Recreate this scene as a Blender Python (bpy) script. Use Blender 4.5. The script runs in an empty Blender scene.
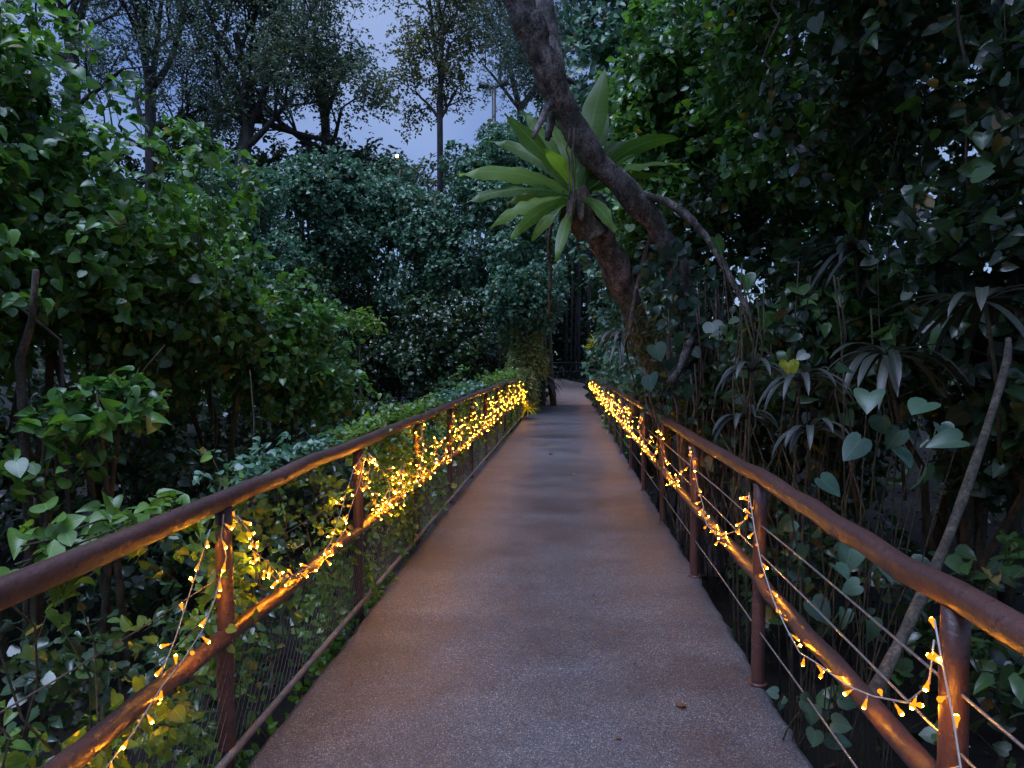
import bpy, math, random
import numpy as np
from mathutils import Vector

# ------------------------------------------------------------------ basics
scene = bpy.context.scene
COL = scene.collection
R = random.Random(7)
RG = np.random.default_rng(11)
F, H = 700.0, 1.6
YAW, PITCH = math.atan(56 / F), math.atan(22 / F)
FW = np.array([-math.sin(YAW) * math.cos(PITCH), math.cos(YAW) * math.cos(PITCH), -math.sin(PITCH)])
RT = np.array([math.cos(YAW), math.sin(YAW), 0.0])
UP = np.cross(RT, FW)
CAM = np.array([0.0, 0.0, H])


def at(px, py, Y):
    r = FW + RT * (px - 512) / F - UP * (py - 384) / F
    return CAM + r * (Y / r[1])


def nrm(a):
    return a / np.maximum(np.linalg.norm(a, axis=-1, keepdims=True), 1e-9)


def tag(o, label=None, cat=None, group=None, kind=None):
    if label: o['label'] = label
    if cat: o['category'] = cat
    if group: o['group'] = group
    if kind: o['kind'] = kind
    return o


def empty(name, loc, label, cat, group=None):
    o = bpy.data.objects.new(name, None)
    o.empty_display_size = 0.1
    COL.objects.link(o)
    o.location = [float(v) for v in loc]
    return tag(o, label, cat, group)


def link(name, me, parent=None):
    o = bpy.data.objects.new(name, me)
    COL.objects.link(o)
    if parent is not None:
        o.parent = parent
        o.location = [-v for v in parent.location]     # mesh data is in world space
    return o


# ------------------------------------------------------------------ materials
def newmat(name):
    m = bpy.data.materials.new(name)
    m.use_nodes = True
    nt = m.node_tree
    nt.nodes.clear()
    out = nt.nodes.new('ShaderNodeOutputMaterial')
    b = nt.nodes.new('ShaderNodeBsdfPrincipled')
    nt.links.new(b.outputs[0], out.inputs[0])
    return m, nt, b, out


def noise(nt, scale, detail=4, rough=0.6, coord='Object', vec=None, stretch=None):
    n = nt.nodes.new('ShaderNodeTexNoise')
    n.inputs['Scale'].default_value = scale
    n.inputs['Detail'].default_value = detail
    n.inputs['Roughness'].default_value = rough
    tc = nt.nodes.new('ShaderNodeTexCoord')
    if stretch:
        mp = nt.nodes.new('ShaderNodeMapping')
        mp.inputs['Scale'].default_value = stretch
        nt.links.new(tc.outputs[coord], mp.inputs[0])
        nt.links.new(mp.outputs[0], n.inputs['Vector'])
    else:
        nt.links.new(tc.outputs[coord], n.inputs['Vector'])
    return n.outputs['Fac']


def ramp(nt, fac, stops):
    r = nt.nodes.new('ShaderNodeValToRGB')
    e = r.color_ramp.elements
    while len(e) > 1: e.remove(e[-1])
    e[0].position = stops[0][0]; e[0].color = (*stops[0][1], 1)
    for p, c in stops[1:]:
        k = e.new(p); k.color = (*c, 1)
    nt.links.new(fac, r.inputs[0])
    return r.outputs[0]


def mixc(nt, fac, a, b, mode='MIX'):
    m = nt.nodes.new('ShaderNodeMix')
    m.data_type = 'RGBA'; m.blend_type = mode
    for sock, v in ((m.inputs[0], fac), (m.inputs[6], a), (m.inputs[7], b)):
        if hasattr(v, 'is_linked'): nt.links.new(v, sock)
        elif isinstance(v, tuple): sock.default_value = (*v, 1)
        else: sock.default_value = v
    return m.outputs[2]


def bump(nt, b, h, strength=0.3, dist=0.01):
    n = nt.nodes.new('ShaderNodeBump')
    n.inputs['Strength'].default_value = strength
    n.inputs['Distance'].default_value = dist
    nt.links.new(h, n.inputs['Height'])
    nt.links.new(n.outputs[0], b.inputs['Normal'])


def leafmat(name, dark, mid, light, dead=(0.25, 0.16, 0.03), rough=0.38, trans=0.3, spec=0.5):
    m, nt, b, out = newmat(name)
    a = nt.nodes.new('ShaderNodeAttribute'); a.attribute_name = 'tint'
    s = nt.nodes.new('ShaderNodeSeparateColor')
    nt.links.new(a.outputs['Color'], s.inputs[0])
    c = ramp(nt, s.outputs[0], [(0.0, dark), (0.45, mid), (0.93, light), (0.975, light), (0.985, dead), (1.0, dead)])
    # vein / blotch variation on the leaf surface
    n = noise(nt, 35, 2)
    c = mixc(nt, ramp(nt, n, [(0.35, (0, 0, 0)), (0.7, (0.35, 0.35, 0.35))]), c, tuple(min(1, v * 1.8 + .01) for v in mid))
    def mth(op, x, y=None):
        q = nt.nodes.new('ShaderNodeMath'); q.operation = op
        for k_, v_ in enumerate((x, y)):
            if v_ is None: continue
            if hasattr(v_, 'is_linked'): nt.links.new(v_, q.inputs[k_])
            else: q.inputs[k_].default_value = v_
        return q.outputs[0]
    ax = mth('ABSOLUTE', mth('SUBTRACT', s.outputs[1], .5))
    rib = mth('LESS_THAN', ax, .018)
    lat = mth('GREATER_THAN', mth('ABSOLUTE', mth('SUBTRACT', mth('FRACT', mth('MULTIPLY', mth('SUBTRACT', s.outputs[2], mth('MULTIPLY', ax, .8)), 6.0)), .5)), .455)
    vein = mth('MAXIMUM', rib, mth('MULTIPLY', lat, .55))
    c = mixc(nt, mth('MULTIPLY', vein, .5), c, tuple(min(1, v * 1.3 + .03) for v in light))
    # brown nibbled spots
    c = mixc(nt, ramp(nt, noise(nt, 14, 3, .7), [(.66, (0, 0, 0)), (.7, (.6, .6, .6))]), c, (.07, .05, .015))
    nt.links.new(c, b.inputs['Base Color'])
    b.inputs['Roughness'].default_value = rough
    b.inputs['Specular IOR Level'].default_value = spec
    t = nt.nodes.new('ShaderNodeBsdfTranslucent')
    g = nt.nodes.new('ShaderNodeHueSaturation')
    g.inputs['Value'].default_value = 1.9; g.inputs['Saturation'].default_value = 1.15
    g.inputs['Hue'].default_value = 0.485
    nt.links.new(c, g.inputs['Color'])
    nt.links.new(g.outputs[0], t.inputs[0])
    mx = nt.nodes.new('ShaderNodeMixShader'); mx.inputs[0].default_value = trans
    nt.links.new(b.outputs[0], mx.inputs[1]); nt.links.new(t.outputs[0], mx.inputs[2])
    nt.links.new(mx.outputs[0], out.inputs[0])
    return m


M = {}
M['leaf_green'] = leafmat('leaf_green', (.024, .062, .02), (.055, .15, .032), (.14, .3, .05), rough=.33, spec=.65)
M['leaf_blue'] = leafmat('leaf_blue', (.03, .07, .045), (.06, .14, .08), (.12, .25, .12), rough=.4, trans=.2, spec=.55)
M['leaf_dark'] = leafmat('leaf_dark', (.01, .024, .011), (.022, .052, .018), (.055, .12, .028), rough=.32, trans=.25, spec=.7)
M['leaf_fine'] = leafmat('leaf_fine', (.03, .055, .035), (.06, .1, .055), (.11, .15, .07), rough=.5, trans=.25)
M['leaf_olive'] = leafmat('leaf_olive', (.04, .055, .02), (.08, .1, .035), (.16, .17, .05), rough=.5, trans=.25)
M['bamboo'] = leafmat('bamboo_leaf', (.1, .14, .04), (.18, .22, .07), (.28, .32, .12), rough=.45, trans=.3)
M['leaf_grey'] = leafmat('leaf_grey', (.03, .055, .04), (.06, .1, .07), (.11, .16, .1), rough=.5, trans=.2)
M['leaf_heart'] = leafmat('leaf_heart', (.014, .036, .026), (.028, .07, .046), (.06, .12, .06), rough=.38, trans=.2)
M['leaf_vine'] = leafmat('leaf_vine', (.04, .09, .02), (.08, .17, .03), (.17, .3, .05), rough=.36, trans=.35)
M['fern'] = leafmat('fern_leaf', (.035, .085, .016), (.075, .17, .028), (.15, .27, .05), dead=(.3, .3, .03), rough=.42, trans=.4)
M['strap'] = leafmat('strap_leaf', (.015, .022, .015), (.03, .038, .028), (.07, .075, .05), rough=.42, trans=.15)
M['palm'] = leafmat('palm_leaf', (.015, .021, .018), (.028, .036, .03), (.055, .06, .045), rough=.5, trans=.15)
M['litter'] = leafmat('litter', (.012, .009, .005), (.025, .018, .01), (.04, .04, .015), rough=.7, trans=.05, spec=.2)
M['yellow'] = leafmat('yellow_leaf', (.2, .25, .02), (.4, .42, .03), (.6, .55, .04), rough=.4, trans=.4)


def barkmat(name, a, b_, c, scale=9, moss=None, lichen=None, strength=.8):
    m, nt, b, out = newmat(name)
    n = noise(nt, scale, 8, .7, stretch=(1, 1, .35))
    col = ramp(nt, n, [(.38, a), (.5, b_), (.62, c)])
    if lichen:
        n2 = noise(nt, scale * .7, 5, .75)
        col = mixc(nt, ramp(nt, n2, [(.52, (0, 0, 0)), (.6, (1, 1, 1))]), col, lichen)
    if moss:
        n3 = noise(nt, scale * .35, 6, .7)
        col = mixc(nt, ramp(nt, n3, [(.52, (0, 0, 0)), (.62, (.85, .85, .85))]), col, moss)
    n9 = noise(nt, scale * 4.5, 4, .8)
    col = mixc(nt, 1.0, col, ramp(nt, n9, [(.4, (.45, .45, .45)), (.52, (1, 1, 1)), (.62, (1.35, 1.35, 1.35))]), 'MULTIPLY')
    nt.links.new(col, b.inputs['Base Color'])
    b.inputs['Roughness'].default_value = .8
    bump(nt, b, noise(nt, scale * 3, 8, .75, stretch=(1, 1, .4)), strength, .03)
    return m


M['bark'] = barkmat('bark', (.045, .038, .036), (.17, .145, .138), (.4, .35, .33), 11, moss=(.028, .04, .015), lichen=(.42, .38, .37), strength=1)
M['bark_far'] = barkmat('bark_far', (.02, .018, .016), (.05, .042, .036), (.09, .08, .07), 6)
M['bark_thin'] = barkmat('bark_thin', (.04, .032, .022), (.08, .065, .045), (.15, .12, .085), 14)
M['root'] = barkmat('root', (.05, .04, .03), (.12, .09, .065), (.22, .17, .12), 18)
M['stem'] = barkmat('stem', (.03, .03, .015), (.07, .06, .03), (.13, .1, .05), 20)


def railmat():
    m, nt, b, out = newmat('rail_paint')
    n = noise(nt, 6, 8, .7, stretch=(1, .3, .5))
    col = ramp(nt, n, [(.3, (.045, .023, .02)), (.52, (.085, .04, .033)), (.72, (.13, .068, .058))])
    n2 = noise(nt, 40, 5, .8)
    col = mixc(nt, ramp(nt, n2, [(.56, (0, 0, 0)), (.64, (.8, .8, .8))]), col, (.035, .022, .018))
    n4 = noise(nt, 75, 3, .8)
    col = mixc(nt, ramp(nt, n4, [(.68, (0, 0, 0)), (.74, (.6, .6, .6))]), col, (.35, .28, .25))
    nt.links.new(col, b.inputs['Base Color'])
    nt.links.new(ramp(nt, n, [(.3, (.42, .42, .42)), (.7, (.22, .22, .22))]), b.inputs['Roughness'])
    bump(nt, b, noise(nt, 24, 6, .65), .55, .012)
    return m


def deckmat():
    m, nt, b, out = newmat('deck_aggregate')
    vor = nt.nodes.new('ShaderNodeTexVoronoi'); vor.inputs['Scale'].default_value = 230
    tc = nt.nodes.new('ShaderNodeTexCoord'); nt.links.new(tc.outputs['Object'], vor.inputs['Vector'])
    sc = nt.nodes.new('ShaderNodeSeparateColor'); nt.links.new(vor.outputs['Color'], sc.inputs[0])
    col = ramp(nt, sc.outputs[0], [(0, (.018, .018, .02)), (.4, (.052, .053, .057)), (.7, (.084, .086, .092)), (.93, (.135, .135, .14)), (1, (.3, .3, .3))])
    n = noise(nt, 1.3, 5, .6)
    col = mixc(nt, 1.0, col, ramp(nt, n, [(.3, (.68, .66, .66)), (.55, (1, 1, 1)), (.75, (1.25, 1.2, 1.1))]), 'MULTIPLY')
    # damp transverse bands left by the screed
    n2 = noise(nt, 1.0, 3, .5, stretch=(.25, 2.4, 1))
    col = mixc(nt, 1.0, col, ramp(nt, n2, [(.38, (.88, .87, .88)), (.6, (1.06, 1.05, 1.03))]), 'MULTIPLY')
    n3 = noise(nt, 5, 6, .75)
    col = mixc(nt, ramp(nt, n3, [(.58, (0, 0, 0)), (.68, (.6, .6, .6))]), col, (.03, .026, .024))
    n5 = noise(nt, 30, 2, .5)
    col = mixc(nt, ramp(nt, n5, [(.735, (0, 0, 0)), (.75, (.8, .8, .8))]), col, (.02, .016, .013))
    n6 = noise(nt, .55, 6, .65)
    col = mixc(nt, 1.0, col, ramp(nt, n6, [(.4, (.62, .6, .6)), (.52, (1, 1, 1))]), 'MULTIPLY')
    nt.links.new(col, b.inputs['Base Color'])
    nt.links.new(ramp(nt, n, [(.3, (.46, .46, .46)), (.7, (.64, .64, .64))]), b.inputs['Roughness'])
    b.inputs['Specular IOR Level'].default_value = .6
    inv = nt.nodes.new('ShaderNodeMath'); inv.operation = 'SUBTRACT'; inv.inputs[0].default_value = 1
    nt.links.new(vor.outputs['Distance'], inv.inputs[1])
    bump(nt, b, inv.outputs[0], .5, .004)
    return m


def simple(name, stops, scale, rough=.8, bs=.4, bd=.02, metal=0, spec=.5):
    m, nt, b, out = newmat(name)
    nt.links.new(ramp(nt, noise(nt, scale, 8, .7), stops), b.inputs['Base Color'])
    b.inputs['Roughness'].default_value = rough
    b.inputs['Metallic'].default_value = metal
    b.inputs['Specular IOR Level'].default_value = spec
    bump(nt, b, noise(nt, scale * 4, 6, .7), bs, bd)
    return m


def emit(name, col, s):
    m = bpy.data.materials.new(name); m.use_nodes = True
    nt = m.node_tree; nt.nodes.clear()
    out = nt.nodes.new('ShaderNodeOutputMaterial'); e = nt.nodes.new('ShaderNodeEmission')
    e.inputs[0].default_value = (*col, 1); e.inputs[1].default_value = s
    nt.links.new(e.outputs[0], out.inputs[0])
    return m


M['rail'] = railmat()
M['deck'] = deckmat()
M['deck_side'] = simple('deck_side', [(.3, (.03, .028, .025)), (.7, (.12, .11, .1))], 9)
M['far_path'] = simple('far_path', [(.3, (.17, .115, .09)), (.55, (.26, .18, .145)), (.75, (.34, .25, .2))], 3, .6)
M['asphalt'] = simple('asphalt', [(.3, (.04, .04, .045)), (.7, (.08, .08, .085))], 6, .45)
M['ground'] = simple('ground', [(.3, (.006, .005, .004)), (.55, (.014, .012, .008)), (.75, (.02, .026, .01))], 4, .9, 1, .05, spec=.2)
M['cable'] = simple('cable', [(.3, (.3, .3, .3)), (.7, (.5, .5, .5))], 60, .35, .2, .001, metal=.7)
M['wire'] = simple('mesh_wire', [(.3, (.09, .08, .07)), (.7, (.22, .2, .18))], 60, .5, .2, .001, metal=.3)
M['bar'] = simple('kick_bar', [(.3, (.1, .09, .085)), (.7, (.22, .2, .19))], 20, .6, .3, .004)
M['cord'] = simple('light_cord', [(.3, (.3, .28, .25)), (.7, (.45, .42, .38))], 60, .45, .1, .001)
M['darkmetal'] = simple('dark_metal', [(.3, (.015, .015, .018)), (.7, (.04, .04, .045))], 9, .5, .1, .002)
M['petal'] = emit('bulb_glow', (1.0, .27, .012), .62)
M['led'] = emit('bulb_led', (1.0, .35, .01), 185)
M['dead'] = simple('dead_leaf', [(.3, (.05, .025, .012)), (.7, (.16, .08, .03))], 30, .7)
M['amber'] = emit('far_lamp_glow', (1, .72, .3), 5)


# ------------------------------------------------------------------ mesh building
class MB:
    def __init__(s): s.v, s.f, s.m = [], [], []

    def tube(s, pts, rad, n=6, mi=0, cap=True, jit=0.0, rng=R):
        pts = [np.array(p, float) for p in pts]
        k = len(pts)
        if not hasattr(rad, '__len__'): rad = [rad] * k
        t0 = nrm(pts[1] - pts[0])
        ref = np.array([0, 0, 1.0]) if abs(t0[2]) < .9 else np.array([1.0, 0, 0])
        u = nrm(np.cross(t0, ref))
        base = len(s.v)
        for i in range(k):
            t = nrm(pts[min(i + 1, k - 1)] - pts[max(i - 1, 0)])
            u = nrm(u - t * np.dot(u, t)); w = np.cross(t, u)
            for j in range(n):
                a = 2 * math.pi * j / n
                r = rad[i] * (1 + (rng.uniform(-jit, jit) if jit else 0))
                s.v.append(tuple(pts[i] + (u * math.cos(a) + w * math.sin(a)) * r))
        for i in range(k - 1):
            for j in range(n):
                a, b = base + i * n + j, base + i * n + (j + 1) % n
                s.f.append((a, b, b + n, a + n)); s.m.append(mi)
        if cap:
            s.f.append(tuple(base + j for j in range(n))[::-1]); s.m.append(mi)
            s.f.append(tuple(base + (k - 1) * n + j for j in range(n))); s.m.append(mi)

    def box(s, lo, hi, mi=0):
        b = len(s.v)
        for z in (lo[2], hi[2]):
            for x, y in ((lo[0], lo[1]), (hi[0], lo[1]), (hi[0], hi[1]), (lo[0], hi[1])): s.v.append((x, y, z))
        for q in ((0, 3, 2, 1), (4, 5, 6, 7), (0, 1, 5, 4), (1, 2, 6, 5), (2, 3, 7, 6), (3, 0, 4, 7)):
            s.f.append(tuple(b + i for i in q)); s.m.append(mi)

    def mesh(s, name, mats, smooth=True):
        me = bpy.data.meshes.new(name)
        me.from_pydata(s.v, [], s.f)
        for m in (mats if isinstance(mats, (list, tuple)) else [mats]): me.materials.append(m)
        if any(s.m): me.polygons.foreach_set('material_index', s.m)
        if smooth: me.polygons.foreach_set('use_smooth', [True] * len(me.polygons))
        me.update()
        return me

    def build(s, name, mats, parent=None, smooth=True):
        return link(name, s.mesh(name, mats, smooth), parent)


def raw_mesh(name, V, loops, starts, totals, mat, tint=None, uv=None):
    me = bpy.data.meshes.new(name)
    me.vertices.add(len(V)); me.vertices.foreach_set('co', V.astype(np.float32).ravel())
    me.loops.add(len(loops)); me.loops.foreach_set('vertex_index', loops.astype(np.int32))
    me.polygons.add(len(starts))
    me.polygons.foreach_set('loop_start', starts.astype(np.int32))
    me.polygons.foreach_set('loop_total', totals.astype(np.int32))
    me.materials.append(mat)
    if tint is not None:
        a = me.attributes.new('tint', 'FLOAT_COLOR', 'POINT')
        c = np.zeros((len(V), 4), np.float32); c[:, 0] = tint; c[:, 3] = 1
        if uv is not None: c[:, 1:3] = uv
        a.data.foreach_set('color', c.ravel())
    me.update(calc_edges=True)
    return me


def template(outline, mids, tipbend=.18, fold=.09):
    """half outline (right side) from base to tip, midrib points; returns verts, faces"""
    V = [(0, y, 0) for y in mids]
    nm = len(mids)
    r = [(x, y, fold * x * 2) for x, y in outline]; l = [(-x, y, fold * x * 2) for x, y in outline]
    V += r + l
    V = np.array(V, float)
    V[:, 2] -= tipbend * V[:, 1] ** 2
    k = len(outline)
    return V, nm, k


def T_heart():
    V, nm, k = template([(.2, -.08), (.45, .04), (.5, .38), (.29, .76)], [.05, .45, 1.0], .3, .14)
    r = [3, 4, 5, 6]; l = [7, 8, 9, 10]
    F_ = [(0, r[0], r[1], r[2], 1), (1, r[2], r[3], 2), (0, 1, l[2], l[1], l[0]), (1, 2, l[3], l[2])]
    return V, F_


def T_oval(w=.3, bend=.15):
    V, nm, k = template([(w, .3), (w * .85, .68)], [0, 1.0], bend, .2)
    return V, [(0, 2, 3, 1), (0, 1, 5, 4)]


def T_fine():
    V, nm, k = template([(.1, -.07), (.28, -.1), (.43, 0), (.5, .18), (.46, .42), (.33, .66), (.15, .86)], [.05, .35, .7, 1.0], .3, .16)
    r = [4 + i for i in range(7)]; l = [11 + i for i in range(7)]
    F_ = [(0, r[0], r[1], r[2], r[3], 1), (1, r[3], r[4], r[5], 2), (2, r[5], r[6], 3)]
    F_ += [(1, l[3], l[2], l[1], l[0], 0), (2, l[5], l[4], l[3], 1), (3, l[6], l[5], 2)]
    return V, F_


HEARTF = T_fine()
HEART, OVAL, SLIM, NEEDLE = T_heart(), T_oval(.3), T_oval(.17, .3), T_oval(.1, .2)


def leaves(name, P, D, N, S, T, mat, parent, tint=None, rng=RG):
    V, Fs = T
    n, k = len(P), len(V)
    if n == 0: return None
    N = nrm(N); D = nrm(D - N * (D * N).sum(1, keepdims=True)); B = np.cross(D, N)
    S = np.broadcast_to(np.asarray(S, float).reshape(-1, 1, 1), (n, 1, 1))
    curl = rng.uniform(-.4, 2.4, (n, 1, 1)); wid = rng.uniform(.75, 1.1, (n, 1, 1))
    W = P[:, None, :] + S * (V[None, :, 0:1] * wid * B[:, None] + V[None, :, 1:2] * D[:, None] + curl * V[None, :, 2:3] * N[:, None])
    off = (np.arange(n) * k)[:, None]
    fl = np.concatenate([np.array(f) for f in Fs]); tot = np.array([len(f) for f in Fs])
    loops = (off + fl[None]).ravel()
    totals = np.tile(tot, n); starts = np.concatenate([[0], np.cumsum(totals)[:-1]])
    if tint is None: tint = rng.random(n)
    me = raw_mesh(name, W.reshape(-1, 3), loops, starts, totals, mat, np.repeat(tint, k), np.tile(np.stack([V[:, 0] + .5, V[:, 1]], 1), (n, 1)))
    return link(name, me, parent)


def wob(P, seed, f=1.0):
    r = np.random.default_rng(seed)
    s = 0
    for i in range(5):
        k = r.normal(size=3) * f * (1 + .7 * i); s = s + np.sin(P @ k + r.uniform(0, 6.28)) / (1 + .6 * i)
    return s / 2.2


def blob_surface(c, r, n, seed, rough=.28, shell=.25, cull=-.35, zlow=None):
    """points and outward directions on a lumpy ellipsoid"""
    rg = np.random.default_rng(seed)
    c = np.array(c, float); r = np.array(r, float)
    d = nrm(rg.normal(size=(n * 3, 3)))
    view = nrm(CAM - (c + d * r))
    keep = (d * view).sum(1) > cull
    d = d[keep][:n]
    lump = 1 + rough * wob(d * r, seed + 1, 1.5) + rough * .45 * wob(d * r, seed + 2, 4.5)
    depth = 1 - shell * rg.random(len(d)) ** 1.6
    P = c + d * r * (lump * depth)[:, None]
    out = nrm(d / r)
    if zlow is not None:
        k = P[:, 2] > zlow; P, out = P[k], out[k]
    return P, out


def sprays(P, O, k, L, size, rng, droop=.35, up=.7, flat=.25):
    """leafy twigs: alternate leaves along a drooping stalk"""
    n = len(P)
    rnd = rng.normal(size=(n, 3))
    d = nrm(O * .8 + rnd * .6 + np.array([0, 0, .15]))
    side = nrm(np.cross(d, np.array([0, 0, 1.0])) + 1e-3)
    t = (np.arange(k) + .5) / k
    Ls = L * rng.uniform(.6, 1.3, n)
    Q = P[:, None] + d[:, None] * (t[None, :, None] - .6) * Ls[:, None, None]
    Q[..., 2] -= droop * (t[None] ** 2) * Ls[:, None]
    sgn = np.where(np.arange(k) % 2 == 0, 1, -1)[None, :, None]
    D = d[:, None] * .7 + side[:, None] * sgn * .9 + rng.normal(size=(n, k, 3)) * .35
    D[..., 2] -= .35
    N = O[:, None] * (1 - up) + np.array([0, 0, up]) + rng.normal(size=(n, k, 3)) * flat
    Q += rng.normal(size=Q.shape) * size * .25
    S = size * rng.uniform(.55, 1.25, (n, k))
    tint = np.clip(rng.normal(.42, .2, (n, 1)) + rng.normal(0, .14, (n, k)), 0, .95)
    tint = np.where(rng.random((n, k)) < .015, 1.0, tint)
    A = P - d * .6 * Ls[:, None]; Bq = P + d * .4 * Ls[:, None]; Bq[:, 2] -= droop * Ls
    return Q.reshape(-1, 3), D.reshape(-1, 3), N.reshape(-1, 3), S.ravel(), tint.ravel(), A, Bq


def twigs(name, A, B, r, mat, parent):
    """many thin three-sided twigs in one mesh"""
    n = len(A)
    t = nrm(B - A); u = nrm(np.cross(t, np.array([0.1, .2, 1.0]))); w = np.cross(t, u)
    V = np.zeros((n, 6, 3))
    for j in range(3):
        a = 2.094 * j; o = (u * math.cos(a) + w * math.sin(a))
        V[:, j] = A + o * r; V[:, j + 3] = B + o * r * .5
    f = np.array([0, 1, 4, 3, 1, 2, 5, 4, 2, 0, 3, 5])
    loops = ((np.arange(n) * 6)[:, None] + f[None]).ravel()
    totals = np.full(n * 3, 4); starts = np.arange(n * 3) * 4
    return link(name, raw_mesh(name, V.reshape(-1, 3), loops, starts, totals, mat), parent)


def gz(x, y):
    """terrain height"""
    s = np.clip((y - 23.5) / 3.5, 0, 1); s = s * s * (3 - 2 * s)
    near = np.exp(-(np.maximum(np.abs(x) - 2.5, 0) / 1.6) ** 2)
    base = -.75 + .09 * np.sin(x * 1.1 + .5) * np.sin(y * .9) + .05 * np.sin(x * 2.7 + y * 2.1)
    onpath = -.03 + np.clip((y - 26.4) / 20, 0, 1) * .6
    far = np.clip((y - 50) / 60, 0, 1) * 2.0
    z = base * (1 - s * near) + (onpath - .03) * s * near + far
    road = np.exp(-((x + 9) / 4.2) ** 4) * np.exp(-((y - 24) / 6) ** 4)
    return z * (1 - road) + -.72 * road


def bush(name, label, cat, blobs, n, size, mat, T=HEART, k=7, L=.35, seed=1, group=None, zlow=-.6, rough=.28,
         shell=.3, stems=6, twig=True, core=True, up=.5, droop=.35, cull=-.35, fl=.42, lumps=12, gap=.7):
    rg = np.random.default_rng(seed); rr = random.Random(seed)
    c0 = np.array(blobs[0][0], float)
    base = (c0[0], c0[1], float(gz(c0[0], c0[1])))
    e = empty(name, base, label, cat, group)
    main = blobs
    if lumps:
        sub = []
        for (c, r) in blobs:
            c = np.array(c, float); r = np.array(r, float)
            sub.append((c, r * .72))
            for j in range(lumps):
                dd = nrm(rg.normal(size=3)); dd[1] -= .35; dd[2] += .15; dd = nrm(dd)
                sub.append((c + dd * r * rg.uniform(.68, .92), np.full(3, r.mean()) * rg.uniform(.22, .45)))
        blobs_all = sub
    else: blobs_all = blobs
    vol = [b[1][0] * b[1][2] for b in blobs_all]; tot = sum(vol)
    Ps, Os = [], []
    for i, (c, r) in enumerate(blobs_all):
        p, o = blob_surface(c, r, int(n * vol[i] / tot), seed * 31 + i, rough, shell, cull, zlow)
        Ps.append(p); Os.append(o)
        if core and (not lumps or i % (lumps + 1) == 0):  # sparser inner leaves so that nothing bright shows through
            p, o = blob_surface(c, np.array(r) * .72, int(n * .35 * vol[i] / tot), seed * 31 + i + 7, rough, .5, -.9, zlow)
            Ps.append(p); Os.append(o)
    P, O = np.concatenate(Ps), np.concatenate(Os)
    g = wob(P / max(size * 8, .5), seed + 99, 2.6)
    kk = rg.random(len(P)) < np.clip(.75 + gap * g, .12, 1); P, O = P[kk], O[kk]; g = g[kk]
    Q, D, N, S, t, A, B = sprays(P, O, k, L, size, rg, droop=droop, up=up, flat=fl)
    t = np.where(t < .97, np.clip(t + np.repeat(g, k) * .16, 0, .95), t)
    leaves('foliage', Q, D, N, S, T, mat, e, t)
    if twig: twigs('twigs', A, B, size * .035, M['stem'], e)
    mb = MB()
    if stems == 0: return e
    for i in range(stems):
        c, r = main[i % len(main)]; c = np.array(c); r = np.array(r)
        x, y = c[0] + rr.uniform(-.35, .35) * r[0], c[1] + rr.uniform(-.35, .35) * r[1]
        b0 = np.array([x, y, float(gz(x, y)) - .1])
        tip = c + np.array([rr.uniform(-.6, .6), rr.uniform(-.6, .6), rr.uniform(.1, .7)]) * r
        pts = [b0 + (tip - b0) * q + np.array([rr.uniform(-1, 1), rr.uniform(-1, 1), 0]) * .1 * r[0] * math.sin(q * 3.14) for q in np.linspace(0, 1, 7)]
        h = max(.02, .012 * (tip[2] - b0[2]) + .008)
        mb.tube(pts, [h * (1 - .7 * q) for q in np.linspace(0, 1, 7)], 5, jit=.15, rng=rr)
        mb.build('stem', M['stem'], e); mb = MB()
    return e


def grow(mb, tips, p, d, L, r, lev, rr, spread=.7, upb=.15, kids=(3, 4)):
    n = 5
    pts, rad = [p], [r]
    for i in range(n):
        d = nrm(d + np.array([rr.gauss(0, .13), rr.gauss(0, .13), rr.gauss(0, .1) + upb * .3]))
        p = p + d * L / n
        pts.append(p); rad.append(r * (1 - .5 * (i + 1) / n))
    mb.tube(pts, rad, 7 if lev > 2 else 4, cap=False, jit=.06, rng=rr)
    if lev <= 1:
        for q in pts[2:]: tips.append((q, d))
    if lev == 0: return
    for j in range(rr.randint(*kids)):
        i = rr.randint(2, n); ang = rr.uniform(0, 6.28)
        u = nrm(np.cross(d, np.array([.3, .5, .8]))); w = np.cross(d, u)
        dd = nrm(d * (1 - spread * .5) + (u * math.cos(ang) + w * math.sin(ang)) * spread + np.array([0, 0, upb]))
        grow(mb, tips, pts[i], dd, L * rr.uniform(.55, .8), rad[i] * .62, lev - 1, rr, spread, upb, kids)


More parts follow.
